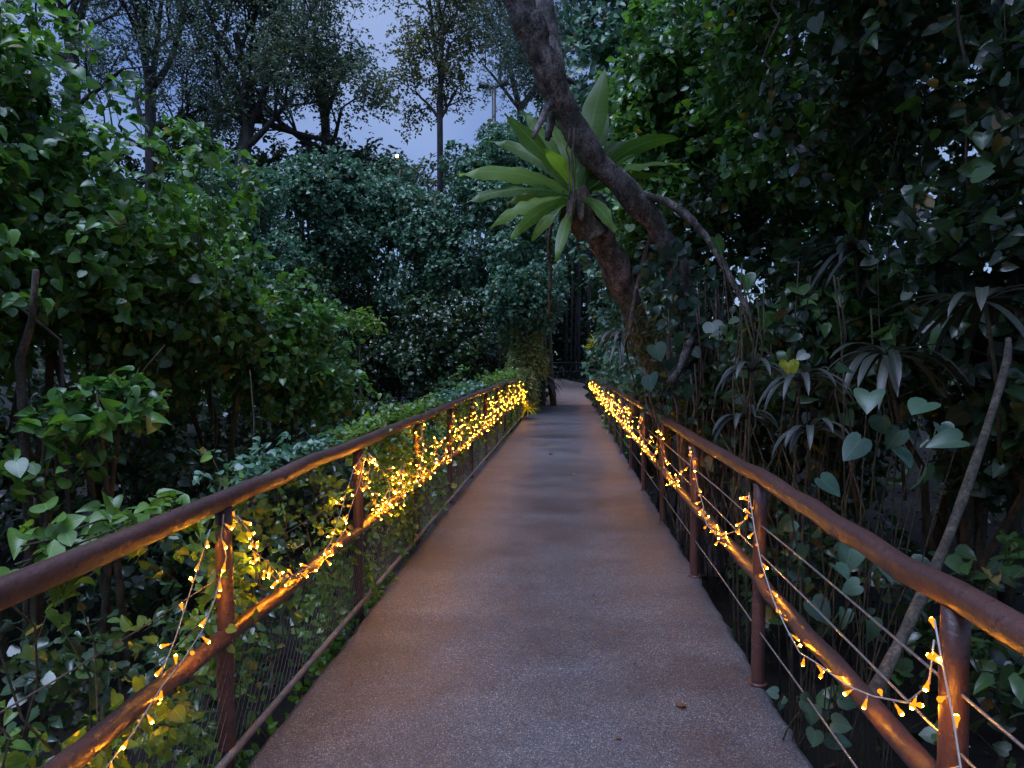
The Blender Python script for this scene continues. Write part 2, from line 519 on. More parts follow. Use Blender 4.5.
def tree(name, label, base, limbs, r0, leafsize, mat, perp, T=OVAL, lev=3, L0=3, seed=1, bark='bark_far', clump=.5,
         droopz=0.0, spread=.7, cat='tree', kids=(3, 4), group=None, trunk_pts=None, k=7):
    """limbs: list of (start, direction, length, radius) grown from the trunk"""
    rr = random.Random(seed); rg = np.random.default_rng(seed)
    e = empty(name, base, label, cat, group)
    mb = MB(); tips = []
    tp = trunk_pts or [base, (np.array(base) + np.array(limbs[0][0])) / 2 + np.array([.1, 0, 0]), limbs[0][0]]
    tp = [np.array(q, float) for q in tp]
    mb.tube(tp, [r0 * (1 - .35 * i / (len(tp) - 1)) for i in range(len(tp))], 10, jit=.05, rng=rr)
    tm = mb.build('trunk', M[bark], e)
    mb2 = MB()
    for (s, d, L, r) in limbs: grow(mb2, tips, np.array(s, float), nrm(np.array(d, float)), L, r, lev, rr, spread, .15, kids)
    mb2.build('branches', M[bark], e)
    P = np.array([t[0] for t in tips]); O = np.array([t[1] for t in tips])
    idx = rg.integers(0, len(P), int(perp))
    P = P[idx] + rg.normal(size=(len(idx), 3)) * clump; O = nrm(O[idx] + rg.normal(size=(len(idx), 3)) * .5)
    Q, D, N, S, t, A, B = sprays(P, O, k, leafsize * 4, leafsize, rg, droop=.4 + droopz, up=.5, flat=.5)
    leaves('crown', Q, D, N, S, T, mat, e, t)
    return e


# ------------------------------------------------------------------ setting
def grid_mesh(name, xs, ys, zf, mat):
    X, Y = np.meshgrid(xs, ys); Z = zf(X, Y)
    V = np.stack([X, Y, Z], -1).reshape(-1, 3)
    nx, ny = len(xs), len(ys)
    i = (np.arange(ny - 1)[:, None] * nx + np.arange(nx - 1)[None]).ravel()
    loops = np.stack([i, i + 1, i + nx + 1, i + nx], 1).ravel()
    n = len(i)
    me = raw_mesh(name, V, loops, np.arange(n) * 4, np.full(n, 4), mat)
    me.polygons.foreach_set('use_smooth', [True] * n)
    return link(name, me)


xs = np.unique(np.concatenate([np.linspace(-400, -30, 12), np.linspace(-30, 30, 121), np.linspace(30, 400, 12)]))
ys = np.unique(np.concatenate([np.linspace(-200, -10, 8), np.linspace(-10, 60, 141), np.linspace(60, 600, 16)]))
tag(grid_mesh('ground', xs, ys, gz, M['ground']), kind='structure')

# bridge deck: slightly cambered slab with chipped edges
YD = np.linspace(-4, 26.1, 302)
rE = random.Random(3)
V, Fc = [], []
for i, y in enumerate(YD):
    j1, j2 = rE.uniform(-.012, .012), rE.uniform(-.012, .012)
    xl, xr = -1.27 - .0 * y + j1 - (.08 if 4 < y < 16 else 0) * min(1, max(0, (y - 4) / 3)) * min(1, max(0, (17 - y) / 3)), .975 + j2
    V += [(xl, y, -.22), (xl, y, -.012), (xl + .02, y, 0), (xr - .02, y, 0), (xr, y, -.012), (xr, y, -.22)]
for i in range(len(YD) - 1):
    a = i * 6
    for k in range(6):
        Fc.append((a + k, a + (k + 1) % 6, a + 6 + (k + 1) % 6, a + 6 + k))
me = bpy.data.meshes.new('bridge_deck'); me.from_pydata(V, [], Fc)
me.materials.append(M['deck']); me.materials.append(M['deck_side'])
me.polygons.foreach_set('material_index', [0 if (i % 6) in (1, 2, 3) else 1 for i in range(len(Fc))])
me.update()
tag(link('bridge_deck', me), kind='structure')
# steel beams below
mb = MB()
for x in (-.85, .6): mb.box((x, -4, -.55), (x + .14, 26, -.225))
tag(mb.build('bridge_beams', M['deck_side'], None, False), kind='structure')

# path beyond the bridge, climbing and swinging left
V, Fc = [], []
for i in range(60):
    y = 26.13 + i * .45
    xc = -.15 + (0 if y < 38 else -((y - 38) ** 2) * .035)
    z = np.clip((y - 26.4) / 20, 0, 1) * .6
    w = 1.0 + .12 * math.sin(i * .5)
    V += [(xc - w, y, z), (xc + w, y, z)]
for i in range(59): Fc.append((2 * i, 2 * i + 1, 2 * i + 3, 2 * i + 2))
me = bpy.data.meshes.new('path'); me.from_pydata(V, [], Fc); me.materials.append(M['far_path']); me.update()
tag(link('path', me), kind='structure')
# asphalt area seen over the left railing
V = [(-7.6, 20, -.69), (-5.2, 20.4, -.69), (-6.2, 27, -.69), (-11, 28, -.69)]
me = bpy.data.meshes.new('road'); me.from_pydata(V, [], [(0, 1, 2, 3)]); me.materials.append(M['asphalt']); me.update()
tag(link('road', me), kind='structure')


# ------------------------------------------------------------------ railings
def zl(y): return 1.06 + .008 * (min(y, 14) - 2)
XL, XR = -1.335, .945


def railing(name, label, x, y0, y1, posts, top, side):
    e = empty(name, (x, y0, 0), label, 'railing')
    rr = random.Random(len(name))
    ny = int((y1 - y0) / .25)
    yy = np.linspace(y0, y1, ny)
    def rail(nm, z, r, xo=0.0, jit=.035, wv=.006):
        mb = MB(); mb.tube([(x + xo + rr.gauss(0, wv), y, (z(y) if callable(z) else z) + rr.gauss(0, wv)) for y in yy], r, 12, jit=jit, rng=rr)
        mb.build(nm, M['rail'], e)
    rail('top_rail', top, .038)
    rail('mid_rail', .53, .034, -.005 * side)
    for y in posts:
        mb = MB(); t = top(y) if callable(top) else top
        zz = np.linspace(-.3 if side < 0 else -.12, t - .03, 9)
        mb.tube([(x + rr.gauss(0, .002), y + rr.gauss(0, .002), z) for z in zz], [.0325 * (1 + rr.uniform(-.03, .03)) for _ in zz], 12, jit=.02, rng=rr)
        if side > 0:
            mb.tube([(x, y, -.004), (x, y, .012)], .045, 12)
        mb.build('post', M['rail'], e)
    return e


PL = [.87 + 1.74 * i for i in range(12)]      # 0.87, 2.61, 4.35 ...
PR = [.02 + 1.75 * i for i in range(18)]
rl = railing('bridge_railing', 'round brown railing overgrown with vines along the left edge of the bridge', XL, -2, 20.6, PL, zl, -1)
rr_ = railing('bridge_railing', 'round brown railing with bare steel cables along the right edge of the bridge', XR, -2, 30.0, PR, 1.03, 1)
for z in (.80, .655, .27):
    mb = MB(); yy = np.linspace(-2, 29.7, 40)
    mb.tube([(XR + .002, y, z + .004 * math.sin(y * 3)) for y in yy], .0042, 5); mb.build('cable', M['cable'], rr_)
mb = MB(); mb.tube([(XL + .035, y, .075) for y in np.linspace(-2, 20, 50)], .017, 7, jit=.05); mb.build('kick_bar', M['bar'], rl)
mb = MB(); mb.tube([(XL - .01, y, .77 + .012 * math.sin(y * 2.3)) for y in np.linspace(-2, 20, 60)], .003, 4); mb.build('cable', M['wire'], rl)
# diagonal wire mesh below the middle rail
A, B = [], []
for i in range(260):
    y = 0 + i * .055
    for s in (1, -1):
        if s > 0 or i % 3 == 0:
            A.append((XL + .012 * s, y, .08)); B.append((XL + .012 * s + .01, y + s * .3, .52))
twigs('wire_mesh', np.array(A), np.array(B), .0022, M['wire'], rl)


# ------------------------------------------------------------------ fairy lights
def bulb_mesh():
    mb = MB()
    prof = [(0, .0028), (.006, .0036), (.012, .0038), (.019, .006), (.025, .0078), (.027, .007)]
    mb.tube([(0, 0, z) for z, r in prof], [r for z, r in prof], 8)
    mb.tube([(0, 0, .0285), (0, 0, .0305), (0, 0, .0315)], [.0048, .0042, .002], 6, mi=1)
    return mb.mesh('bulb', [M['petal'], M['led']])


BULB = bulb_mesh()
BV = np.array([v.co[:] for v in BULB.vertices]); BF = [tuple(p.vertices) for p in BULB.polygons]; BMI = [p.material_index for p in BULB.polygons]


def rotm(d, rr):
    d = nrm(np.array(d, float)); a = nrm(np.cross(d, np.array([.31, .52, .77]))); b = np.cross(d, a)
    return np.stack([a, b, d], 1)


def string(label, path, spacing, seed, parts=True, group=None):
    rr = random.Random(seed)
    path = [np.array(p, float) for p in path]
    e = empty('string_light', path[0], label, 'string light', group)
    seg = [np.linalg.norm(path[i + 1] - path[i]) for i in range(len(path) - 1)]
    mb = MB(); mb.tube(path, .0028, 4)
    pos, s, i, acc = [], spacing * .4, 0, 0
    while i < len(seg):
        if s > acc + seg[i]: acc += seg[i]; i += 1; continue
        pos.append(path[i] + (path[i + 1] - path[i]) * (s - acc) / seg[i]); s += spacing * rr.uniform(.75, 1.25)
    pos = pos[:100]
    extra = MB()
    for p in pos:
        d = np.array([rr.gauss(0, .8), rr.gauss(0, .8), rr.gauss(-.5, .6)]); d = nrm(d)
        st = p + d * .014
        mb.tube([p, st], .0022, 4, cap=False)
        if parts:
            o = bpy.data.objects.new('bulb', BULB); COL.objects.link(o); o.parent = e
            m = rotm(d, rr)
            from mathutils import Matrix
            o.location = [float(v) for v in (st - path[0])]
            o.rotation_euler = Matrix(m.tolist()).to_euler()
        else:
            b = len(extra.v); W = st + BV @ rotm(d, rr).T
            extra.v += [tuple(v) for v in W]; extra.f += [tuple(b + q for q in f) for f in BF]; extra.m += BMI
    mb.build('cord', M['cord'], e)
    if not parts: extra.build('bulb', [M['petal'], M['led']], e)
    return e


def swag(x, y0, y1, zt0, zt1, zb, n, rr, p=2.2, xj=.02, inner=.05):
    pts = []
    for i in range(n + 1):
        t = i / n; s = abs(2 * t - 1) ** p; zt = zt0 if t < .5 else zt1
        pts.append((x + inner + rr.gauss(0, xj), y0 + (y1 - y0) * t, zb + (zt - zb) * s + rr.gauss(0, .008)))
    return pts


ORD = ['first', 'second', 'third', 'fourth', 'fifth', 'sixth', 'seventh', 'eighth', 'ninth', 'tenth', 'eleventh', 'twelfth', 'thirteenth', 'fourteenth', 'fifteenth', 'sixteenth', 'seventeenth', 'eighteenth']
rs = random.Random(5)
# right railing
GR = 'fairy light strings on the right railing'
# nearest: climbs past the first visible post and leaves the frame bottom
string('string of warm fairy lights dropping from the nearest right post out of the photo bottom', [(XR - .05, 1.77, .97), (XR - .05, 1.74, .9), (XR - .06, 1.66, .78), (XR - .07, 1.58, .62), (XR - .07, 1.47, .50), (XR - .06, 1.3, .5), (XR - .06, .9, .55), (XR - .05, .4, .8), (XR - .05, .05, .97)], .075, 50, True, GR)
string('string of warm fairy lights swagged between the two nearest posts of the right railing', [(XR - .05, 3.52, .94), (XR - .055, 3.40, .80), (XR - .06, 3.26, .68), (XR - .06, 3.06, .57), (XR - .06, 2.88, .52), (XR - .06, 2.72, .49), (XR - .05, 2.55, .52), (XR - .05, 2.3, .56), (XR - .05, 2.1, .62), (XR - .05, 1.9, .70), (XR - .05, 1.79, .80), (XR - .05, 1.77, .92)], .085, 51, True, GR)
for i in range(2, len(PR) - 1):
    y0, y1 = PR[i], PR[i + 1]
    nsw = 1 if i < 4 else 2 if i < 8 else 3
    pts = []
    for s in range(nsw):
        a, b = y0 + (y1 - y0) * s / nsw, y0 + (y1 - y0) * (s + 1) / nsw
        top = lambda q: .97 if (q == 0 or q == nsw) else rs.uniform(.75, .95)
        pts += swag(XR, a, b, top(s), top(s + 1), rs.uniform(.5, .58), 12, rs, p=2.6 if nsw == 1 else 1.6, inner=-.05)
    string('warm fairy lights on the right railing between its %s and %s posts in view' % (ORD[i - 1], ORD[i]), pts, .075 if i < 4 else .085 if i < 7 else .12 if i < 11 else .2, 60 + i, y1 < 13, GR)
# left railing
GL = 'fairy light strings on the left railing'
string('warm fairy lights running down from the nearest left post to the lower left corner', [(XL + .03, 2.55, 1.02), (XL + .02, 2.55, .94), (XL + .045, 2.54, .86), (XL + .03, 2.53, .8), (XL + .06, 2.42, .74), (XL + .06, 2.33, .66), (XL + .05, 2.22, .60), (XL + .05, 2.1, .57), (XL + .05, 1.95, .5), (XL + .06, 1.8, .47), (XL + .06, 1.6, .5), (XL + .05, 1.2, .7), (XL + .05, .9, .95)], .075, 80, True, GL)
for i in range(1, len(PL) - 1):
    y0, y1 = PL[i], PL[i + 1]
    nsw = 1 if i < 2 else 3 if i < 4 else 4
    pts = []
    for s in range(nsw):
        a, b = y0 + (y1 - y0) * s / nsw, y0 + (y1 - y0) * (s + 1) / nsw
        top = lambda q: zl(y0) - .05 if (q == 0 or q == nsw) else rs.uniform(.7, 1.0)
        pts += swag(XL, a, b, top(s), top(s + 1), rs.uniform(.50, .6), 12, rs, p=2.4 if nsw == 1 else 1.3, xj=.03 if i > 1 else .012)
    string('warm fairy lights on the left railing between its %s and %s posts in view' % (ORD[i - 1], ORD[i]), pts, .065 if i < 2 else .07 if i < 4 else .1 if i < 7 else .15, 90 + i, y1 < 11.5, GL)
string('second warm light string looped under the top rail beside the nearest left post', [(XL + .05, 2.62, 1.0), (XL + .06, 2.7, .92), (XL + .06, 2.82, .74), (XL + .055, 3.0, .62), (XL + .06, 3.2, .6), (XL + .05, 3.45, .57), (XL + .05, 3.7, .62), (XL + .05, 3.9, .78), (XL + .05, 4.1, .95), (XL + .05, 4.3, 1.02)], .07, 131, True, GL)
string('warm light string twined among the leaves outside the left railing near the camera', [(XL - .05, 2.6, .95), (XL - .08, 2.4, .6), (XL - .06, 2.2, .45), (XL - .09, 2.0, .42), (XL - .1, 1.75, .36), (XL - .08, 1.5, .42), (XL - .1, 1.2, .38)], .09, 132, True, GL)
string('tangled warm light string between the second and third posts of the left railing', swag(XL, 4.4, 5.2, 1.0, .7, .55, 12, rs, 1.6, .04) + swag(XL, 5.25, 6.05, .8, 1.0, .55, 12, rs, 1.6, .04), .055, 133, True, GL)
PTS_END = swag(XL, 18.3, 20.3, 1.0, 1.0, .5, 30, rs, 1.2, .08)
string('tangle of warm fairy lights around the far end of the left railing', PTS_END, .085, 130, False, GL)


# ------------------------------------------------------------------ vines on the left railing
def vine(label, y0, y1, n, size, seed, zr=(-.2, 1.12), xr=(-.22, .02), mat='leaf_vine', T=HEART, cat='vine'):
    rg = np.random.default_rng(seed); rr = random.Random(seed)
    e = empty('vine', (XL - .1, (y0 + y1) / 2, float(gz(XL, y0))), label, cat, 'vines on the left railing')
    mb = MB()
    for j in range(int((y1 - y0) * 5)):
        y = rr.uniform(y0, y1); x = XL - .1
        pts = [(x + rr.gauss(0, .05), y, -.8)]; 
        for q in range(8): y += rr.gauss(0, .12); pts.append((XL + rr.uniform(*xr), y, -.6 + 1.7 * (q + 1) / 8))
        mb.tube(pts, .0035, 4, rng=rr)
    mb.build('stem', M['stem'], e)
    y = rg.uniform(y0, y1, n); z = zr[0] + (zr[1] - zr[0]) * rg.random(n) ** .8
    dens = wob(np.stack([y * 0, y, z], 1), seed + 5, 2.2) + .35
    k = rg.random(n) < np.clip(dens, .06, 1); y, z = y[k], z[k]; n = len(y)
    P = np.stack([XL + rg.uniform(xr[0], xr[1], n), y, z], 1)
    O = nrm(np.stack([rg.normal(.5, .5, n), rg.normal(-.3, .5, n), rg.normal(.3, .5, n)], 1))
    Q, D, N, S, t, A, B = sprays(P, O, 4, .16, size, rg, droop=.5, up=.35, flat=.45)
    keep = Q[:, 0] < XL + .09
    leaves('foliage', Q[keep], D[keep], N[keep], S[keep], T, M[mat], e, t[keep])
    return e


vine('leafy vine hanging through the left railing before its nearest post', 1.0, 2.6, 620, .048, 201, zr=(-.5, .98))
vine('leafy vine in the left railing between its first and second post', 2.6, 4.35, 950, .045, 202, zr=(-.4, 1.04))
vine('leafy vine spilling round the second post of the left railing onto the deck edge', 4.35, 6.1, 900, .045, 203, xr=(-.25, .07))
vine('leafy vine in the left railing just past its third post', 6.1, 9.6, 1000, .046, 204, xr=(-.25, .05))
vine('leafy vine in the far half of the left railing', 9.6, 14.8, 1200, .048, 205, xr=(-.25, .05))
vine('leafy vine smothering the far end of the left railing', 14.8, 20.6, 1000, .05, 206, xr=(-.25, .08), zr=(-.3, 1.25))


def topvine(label, y0, y1, n, size, seed, h=.12):
    rg = np.random.default_rng(seed); rr = random.Random(seed)
    e = empty('vine', (XL - .12, (y0 + y1) / 2, zl(y0)), label, 'vine', 'creepers along the top of the left rail')
    mb = MB()
    for j in range(3):
        mb.tube([(XL - .08 + rr.gauss(0, .03), y, zl(y) + .02 + rr.uniform(-.03, .04)) for y in np.linspace(y0, y1, int((y1 - y0) * 5) + 3)], .003, 4)
    mb.build('stem', M['stem'], e)
    y = rg.uniform(y0, y1, n)
    P = np.stack([XL - .06 - np.abs(rg.normal(0, .08, n)), y, 1.09 + .008 * (np.minimum(y, 14) - 2) + rg.normal(0, h * .5, n)], 1)
    O = nrm(np.stack([rg.normal(-.1, .5, n), rg.normal(0, .6, n), rg.normal(.8, .4, n)], 1))
    Q, D, N, S, t, A, B = sprays(P, O, 5, .14, size, rg, droop=.3, up=.6, flat=.4)
    zr_ = 1.06 + .008 * (np.minimum(Q[:, 1], 14) - 2)
    keep = (Q[:, 0] < XL - .03) | ((Q[:, 2] > zr_ + .045) & (Q[:, 0] < XL + .04))
    leaves('foliage', Q[keep], D[keep], N[keep], S[keep], HEARTF if seed < 213 else HEART, M['leaf_vine' if seed % 2 else 'leaf_blue'], e, t[keep])


topvine('sprig of broad creeper leaves lying on the left rail nearest the camera', 1.75, 2.5, 30, .065, 211, .09)
topvine('thin creeper beside the left rail just before the second post', 2.9, 4.3, 120, .045, 212, .08)
topvine('small leaved creeper along the left rail past the second post', 4.3, 7.5, 300, .045, 213, .1)
topvine('blue green creeper along the middle of the left rail', 7.5, 12, 330, .045, 214, .14)
topvine('creeper heaped on the far stretch of the left rail', 12, 20, 700, .05, 215, .2)

# three round leaves on a stalk above the rail
e = empty('leafy_shoot', at(225, 500, 3.0), 'shoot with three round pale green leaves rising above the left rail', 'shoot', None)
mb = MB(); b0 = at(228, 505, 3.05)
tips = [at(211, 455, 3.1), at(223, 478, 3.05), at(237, 476, 3.0)]
for tp in tips: mb.tube([b0, (b0 + tp) / 2 + np.array([.01, 0, .01]), tp], .002, 4)
mb.build('stem', M['stem'], e)
for tp, d_, s_ in zip(tips, ([-.3, 0, -.2], [.3, 0, -.6], [.5, 0, -.4]), (.06, .055, .055)):
    leaves('leaf', np.array([tp]), np.array([d_]), np.array([[.1, -1, .5]]), [s_], HEARTF, M['leaf_vine'], e, np.array([.9]))

# ------------------------------------------------------------------ left bank of shrubs
GB = 'broad leaved shrubs left of the bridge'
bush('shrub', 'tall broad leaved shrub filling the left edge of the photo', 'shrub', [((-5.3, 4.3, 3.1), (1.6, 1.6, 1.9)), ((-4.6, 5.2, 3.0), (1.0, 1.1, 1.3)), ((-5.4, 5.6, 4.0), (1.2, 1.2, .9))], 2300, .1, M['leaf_green'], seed=301, rough=.26, lumps=16, group=GB, zlow=1.5)
bush('shrub', 'bright green shrub below the far dark tree at upper left', 'shrub', [((-5.2, 6.6, 2.9), (1.6, 1.6, 1.55)), ((-4.6, 7.4, 2.3), (1.2, 1.3, 1.1))], 2300, .1, M['leaf_green'], seed=302, rough=.33, lumps=18, group=GB, zlow=1.45)
bush('shrub', 'green shrub bulging towards the middle hedge with yellowish top leaves', 'shrub', [((-4.6, 8.9, 2.3), (1.4, 1.6, 1.25)), ((-4.2, 10.2, 1.7), (1.1, 1.4, 1.2))], 2500, .095, M['leaf_green'], seed=303, rough=.4, lumps=18, group=GB, zlow=.8)
bush('shrub', 'low spray of shrub leaves by the left frame edge above the rail', 'shrub', [(at(105, 400, 4.6), (.35, .4, .22)), (at(20, 440, 4.2), (.3, .4, .3))], 62, .1, M['leaf_green'], T=HEARTF, seed=304, group=GB, zlow=-.4, lumps=0, core=False)
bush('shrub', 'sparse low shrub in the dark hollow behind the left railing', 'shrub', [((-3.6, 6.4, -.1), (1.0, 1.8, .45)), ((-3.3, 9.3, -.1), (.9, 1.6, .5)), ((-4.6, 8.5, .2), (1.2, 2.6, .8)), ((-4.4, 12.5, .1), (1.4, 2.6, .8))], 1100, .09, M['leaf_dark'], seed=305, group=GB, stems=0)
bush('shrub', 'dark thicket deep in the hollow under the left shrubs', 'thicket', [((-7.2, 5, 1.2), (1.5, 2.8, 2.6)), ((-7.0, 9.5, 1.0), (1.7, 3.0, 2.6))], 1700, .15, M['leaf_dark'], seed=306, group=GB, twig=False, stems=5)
bush('shrub', 'small leafy shrub pressing against the near left railing', 'shrub', [((-1.95, 2.6, .05), (.4, 1.1, .5)), ((-2.0, 4.6, .0), (.35, 1.2, .5))], 260, .06, M['leaf_dark'], seed=307, group=GB, stems=3)
# bare stems in the hollow
for i, (px, py, qx, qy, Y, r) in enumerate([(60, 340, 10, 300, 4.6, .014), (250, 370, 252, 470, 6.5, .008), (20, 360, 36, 270, 4.3, .03), (90, 420, 165, 345, 5.5, .009)]):
    mb = MB(); a, b = at(px, py, Y), at(qx, qy, Y - .2)
    if a[2] > b[2]: a, b = b, a
    g = np.array([a[0] - .1, a[1] + .1, float(gz(a[0], a[1]))])
    pts = [g, (g + a) / 2 + np.array([.05, 0, 0]), a, (a + b) / 2 + np.array([.03, 0, -.02]), b]
    mb.tube(pts, [r * 1.2, r * 1.1, r, r * .8, r * .6], 6, jit=.1)
    o = mb.build('bare_stem', M['bark_thin'])
    tag(o, ['thin bare stem slanting out of the leaves at the far left', 'thin pale bare stem hanging in the dark hollow behind the rail', 'thick tan broken stem near the left frame edge', 'thin brown stem arching through the left hollow'][i], 'stem', 'bare stems left of the bridge')

# ------------------------------------------------------------------ middle hedge
GH = 'vine covered thickets beyond the left railing'
def pb(px, py, Y, r): return (at(px, py, Y), r)
bush('vine_thicket', 'rounded bluish thicket top right of the fork of the big dark tree', 'thicket', [pb(300, 235, 24, (2.6, 1.8, 2.1)), pb(320, 190, 24, (1.7, 1.5, 1.3))], 3600, .12, M['leaf_blue'], seed=401, group=GH, k=6, L=.4, twig=False)
bush('vine_thicket', 'green thicket mound behind the two pale leaves at upper left', 'thicket', [pb(235, 200, 21, (1.6, 1.6, 1.5)), pb(245, 270, 21, (2.1, 1.6, 2.4))], 3400, .115, M['leaf_blue'], seed=402, group=GH, k=6, L=.4, twig=False)
bush('vine_thicket', 'large blue green thicket in the middle of the hedge with a dark hollow', 'thicket', [pb(400, 250, 25, (2.8, 2, 2.6)), pb(370, 200, 25.5, (2.2, 2, 1.6))], 4600, .12, M['leaf_blue'], seed=403, group=GH, k=6, L=.4, twig=False)
bush('vine_thicket', 'tall silvery thicket below the lamp post', 'thicket', [pb(480, 240, 24, (2.3, 2, 2.7)), pb(490, 175, 25, (1.7, 1.6, 1.6))], 4300, .12, M['leaf_blue'], seed=404, group=GH, k=6, L=.4, twig=False)
bush('vine_thicket', 'dark low thicket at the foot of the hedge above the asphalt', 'thicket', [pb(370, 360, 25, (3.2, 1.6, 1.7)), pb(450, 350, 23, (2.2, 1.5, 1.9))], 3200, .12, M['leaf_dark'], seed=405, group=GH, k=6, L=.4, twig=False)
bush('vine_thicket', 'thicket right of the hedge overhanging the railing end', 'thicket', [pb(515, 300, 22.5, (1.5, 1.5, 2.0)), pb(525, 240, 23.5, (1.1, 1.3, 1.6))], 2800, .11, M['leaf_blue'], seed=406, group=GH, k=6, L=.45, twig=False, stems=0)
bush('vine_thicket', 'dark thicket seen between the green shrub and the hedge', 'thicket', [pb(270, 340, 21, (2.4, 1.5, 2.6)), pb(335, 300, 26, (2.0, 1.2, 2.4)), pb(358, 288, 28.5, (2.2, 1, 2.6))], 5200, .12, M['leaf_dark'], seed=407, group=GH, k=6, L=.45, twig=False)
bush('vine_thicket', 'green strip of leaves growing along the outside of the left rail end', 'thicket', [((-2.6, 16.5, .1), (.7, 3.0, .75)), ((-2.5, 12, -.1), (.6, 2.6, .55))], 900, .09, M['leaf_green'], seed=408, k=6, L=.3, group=GH)
bush('vine_thicket', 'pale green spray of pinnate leaves before the dark hedge foot', 'shrub', [pb(362, 318, 17, (.45, .4, .25))], 45, .16, M['leaf_vine'], T=SLIM, seed=409, k=8, L=.5, group=GH, core=False, lumps=0, stems=1, twig=False)

# bamboo-like bush and spider plant at the railing end
bush('bamboo_clump', 'fine leaved olive bamboo clump at the far end of the left railing', 'bamboo', [((-1.5, 22.4, 2.0), (.75, .8, 1.0)), ((-1.3, 22.3, 3.0), (.5, .6, .9)), ((-1.55, 22.0, .8), (.7, .7, .7))], 3600, .15, M['bamboo'], T=SLIM, seed=420, k=8, L=.4, up=.25, droop=.8, twig=False, zlow=0, stems=0, lumps=7)


def strap_leaf(mb, base, d, L, w, arch, seg=7, fold=.25, twist=0.0, wav=0.0, rr=R, prof=None, face=None):
    """arched blade with thickness-free fold and tapered outline; appended to vertex lists"""
    d = nrm(np.array(d, float)); p = np.array(base, float)
    b = len(mb.v)
    side = nrm(np.cross(d, np.array([0, 0, 1.0])) + np.array([1e-4, 0, 0]))
    side = nrm(side + np.array([0, 0, twist]))
    if face is not None: side = nrm(np.cross(d, np.array(face, float)))
    for i in range(seg + 1):
        t = i / seg
        wd = w * (prof(t) if prof else (math.sin(math.pi * min(1, t * .92 + .08)) ** .6))
        up = nrm(np.cross(side, d))
        if up[2] < 0 and face is None: up = -up
        o = rr.uniform(-wav, wav)
        mb.v += [tuple(p + side * wd + up * (fold * wd + o)), tuple(p), tuple(p - side * wd + up * (fold * wd - o))]
        p = p + d * L / seg
        d = nrm(d + np.array([0, 0, -arch / seg]))
    for i in range(seg):
        a = b + i * 3
        mb.f += [(a, a + 3, a + 4, a + 1), (a + 1, a + 4, a + 5, a + 2)]; mb.m += [0, 0]


def strap_obj(mb, name, mat, parent, rg, per, ribs=2.0):
    me = mb.mesh(name, mat, True)
    a = me.attributes.new('tint', 'FLOAT_COLOR', 'POINT')
    n = len(mb.v); c = np.zeros((n, 4), np.float32)
    k = math.ceil(n / per); c[:, 0] = np.repeat(np.clip(rg.normal(.5, .22, k), 0, .95), per)[:n]; c[:, 3] = 1
    c[:, 1] = np.tile([.75, .5, .25], k * per // 3)[:n]; c[:, 2] = np.tile(np.repeat(np.arange(per // 3) / (per // 3 - 1) * ribs, 3), k)[:n]
    a.data.foreach_set('color', c.ravel())
    return link(name, me, parent)


def rosette(name, label, cat, c, n, L, w, mat, seed, elev=(.1, 1.2), arch=1.2, seg=7, group=None, az=(0, 6.283), down=None, twist=0):
    rr = random.Random(seed); rg = np.random.default_rng(seed)
    e = empty(name, c, label, cat, group); mb = MB()
    for i in range(n):
        a = rr.uniform(*az); el = rr.uniform(*elev)
        d = (math.cos(a) * math.cos(el), math.sin(a) * math.cos(el), math.sin(el))
        strap_leaf(mb, np.array(c) + np.array([rr.gauss(0, .02), rr.gauss(0, .02), 0]), d, L * rr.uniform(.7, 1.15), w * rr.uniform(.7, 1.1), arch * rr.uniform(.6, 1.3), seg, rr=rr, twist=rr.uniform(-twist, twist))
    strap_obj(mb, 'blades', mat, e, rg, (seg + 1) * 3)
    if down is not None:
        m2 = MB(); m2.tube([c, (np.array(c) + np.array(down)) / 2 + np.array([.03, 0, 0]), down], .012, 6); m2.build('stem', M['stem'], e)
    return e


rosette('spider_plant', 'drooping pale strap leaved plant at the far left end of the bridge', 'plant', (-.85, 24.2, .9), 70, .9, .035, M['palm'], 430, elev=(-.2, 1.0), arch=2.0, down=(-.95, 24.3, -.1))
rosette('spider_plant', 'small yellow green tuft beside the bridge where the left railing ends', 'plant', (-1.15, 19.6, .25), 40, .4, .02, M['yellow'], 431, elev=(0, 1.2), arch=1.6, down=(-1.2, 19.6, -.7))
bush('shrub', 'green shrub beside the pavement at the far end of the left railing', 'shrub', [((-1.55, 22.6, .35), (.7, .9, .7))], 500, .09, M['leaf_green'], seed=432, k=6, L=.25, zlow=-.1)

# ------------------------------------------------------------------ background trees
e1 = at(248, 128, 34)
tree('tree', 'big dark spreading tree with a forked trunk at the upper left', at(232, 330, 34), [(e1, at(222, 60, 34) - e1, 4.2, .26), (e1, at(268, 70, 34) - e1, 4.6, .3), (at(240, 150, 34), at(300, 120, 33) - at(240, 150, 34), 4.0, .2), (e1, at(190, 60, 36) - e1, 4.5, .2), (e1, at(310, 30, 34) - e1, 5, .2)],
     .5, .17, M['leaf_fine'], 2900, T=OVAL, lev=3, seed=501, clump=.38, spread=.75, trunk_pts=[at(232, 330, 34), at(236, 200, 34), e1])
b = at(150, 90, 36)
tree('tree', 'grey feathery tree between the forked tree and the far left tree', at(150, 300, 36), [(b, (-.3, 0, 1), 4.5, .22), (b, (.6, .1, .9), 4.5, .2), (b, (.1, .2, 1.2), 5, .2), (at(150, 130, 36), (-1, 0, .5), 4, .18), (at(150, 130, 36), (1, 0, .4), 3.5, .18), (at(150, 150, 36), (-.8, -.2, .1), 4, .14), (at(150, 150, 36), (.6, -.5, .1), 3.5, .14)],
     .4, .17, M['leaf_grey'], 2700, T=SLIM, lev=3, seed=502, clump=.4)
b = at(73, 60, 33)
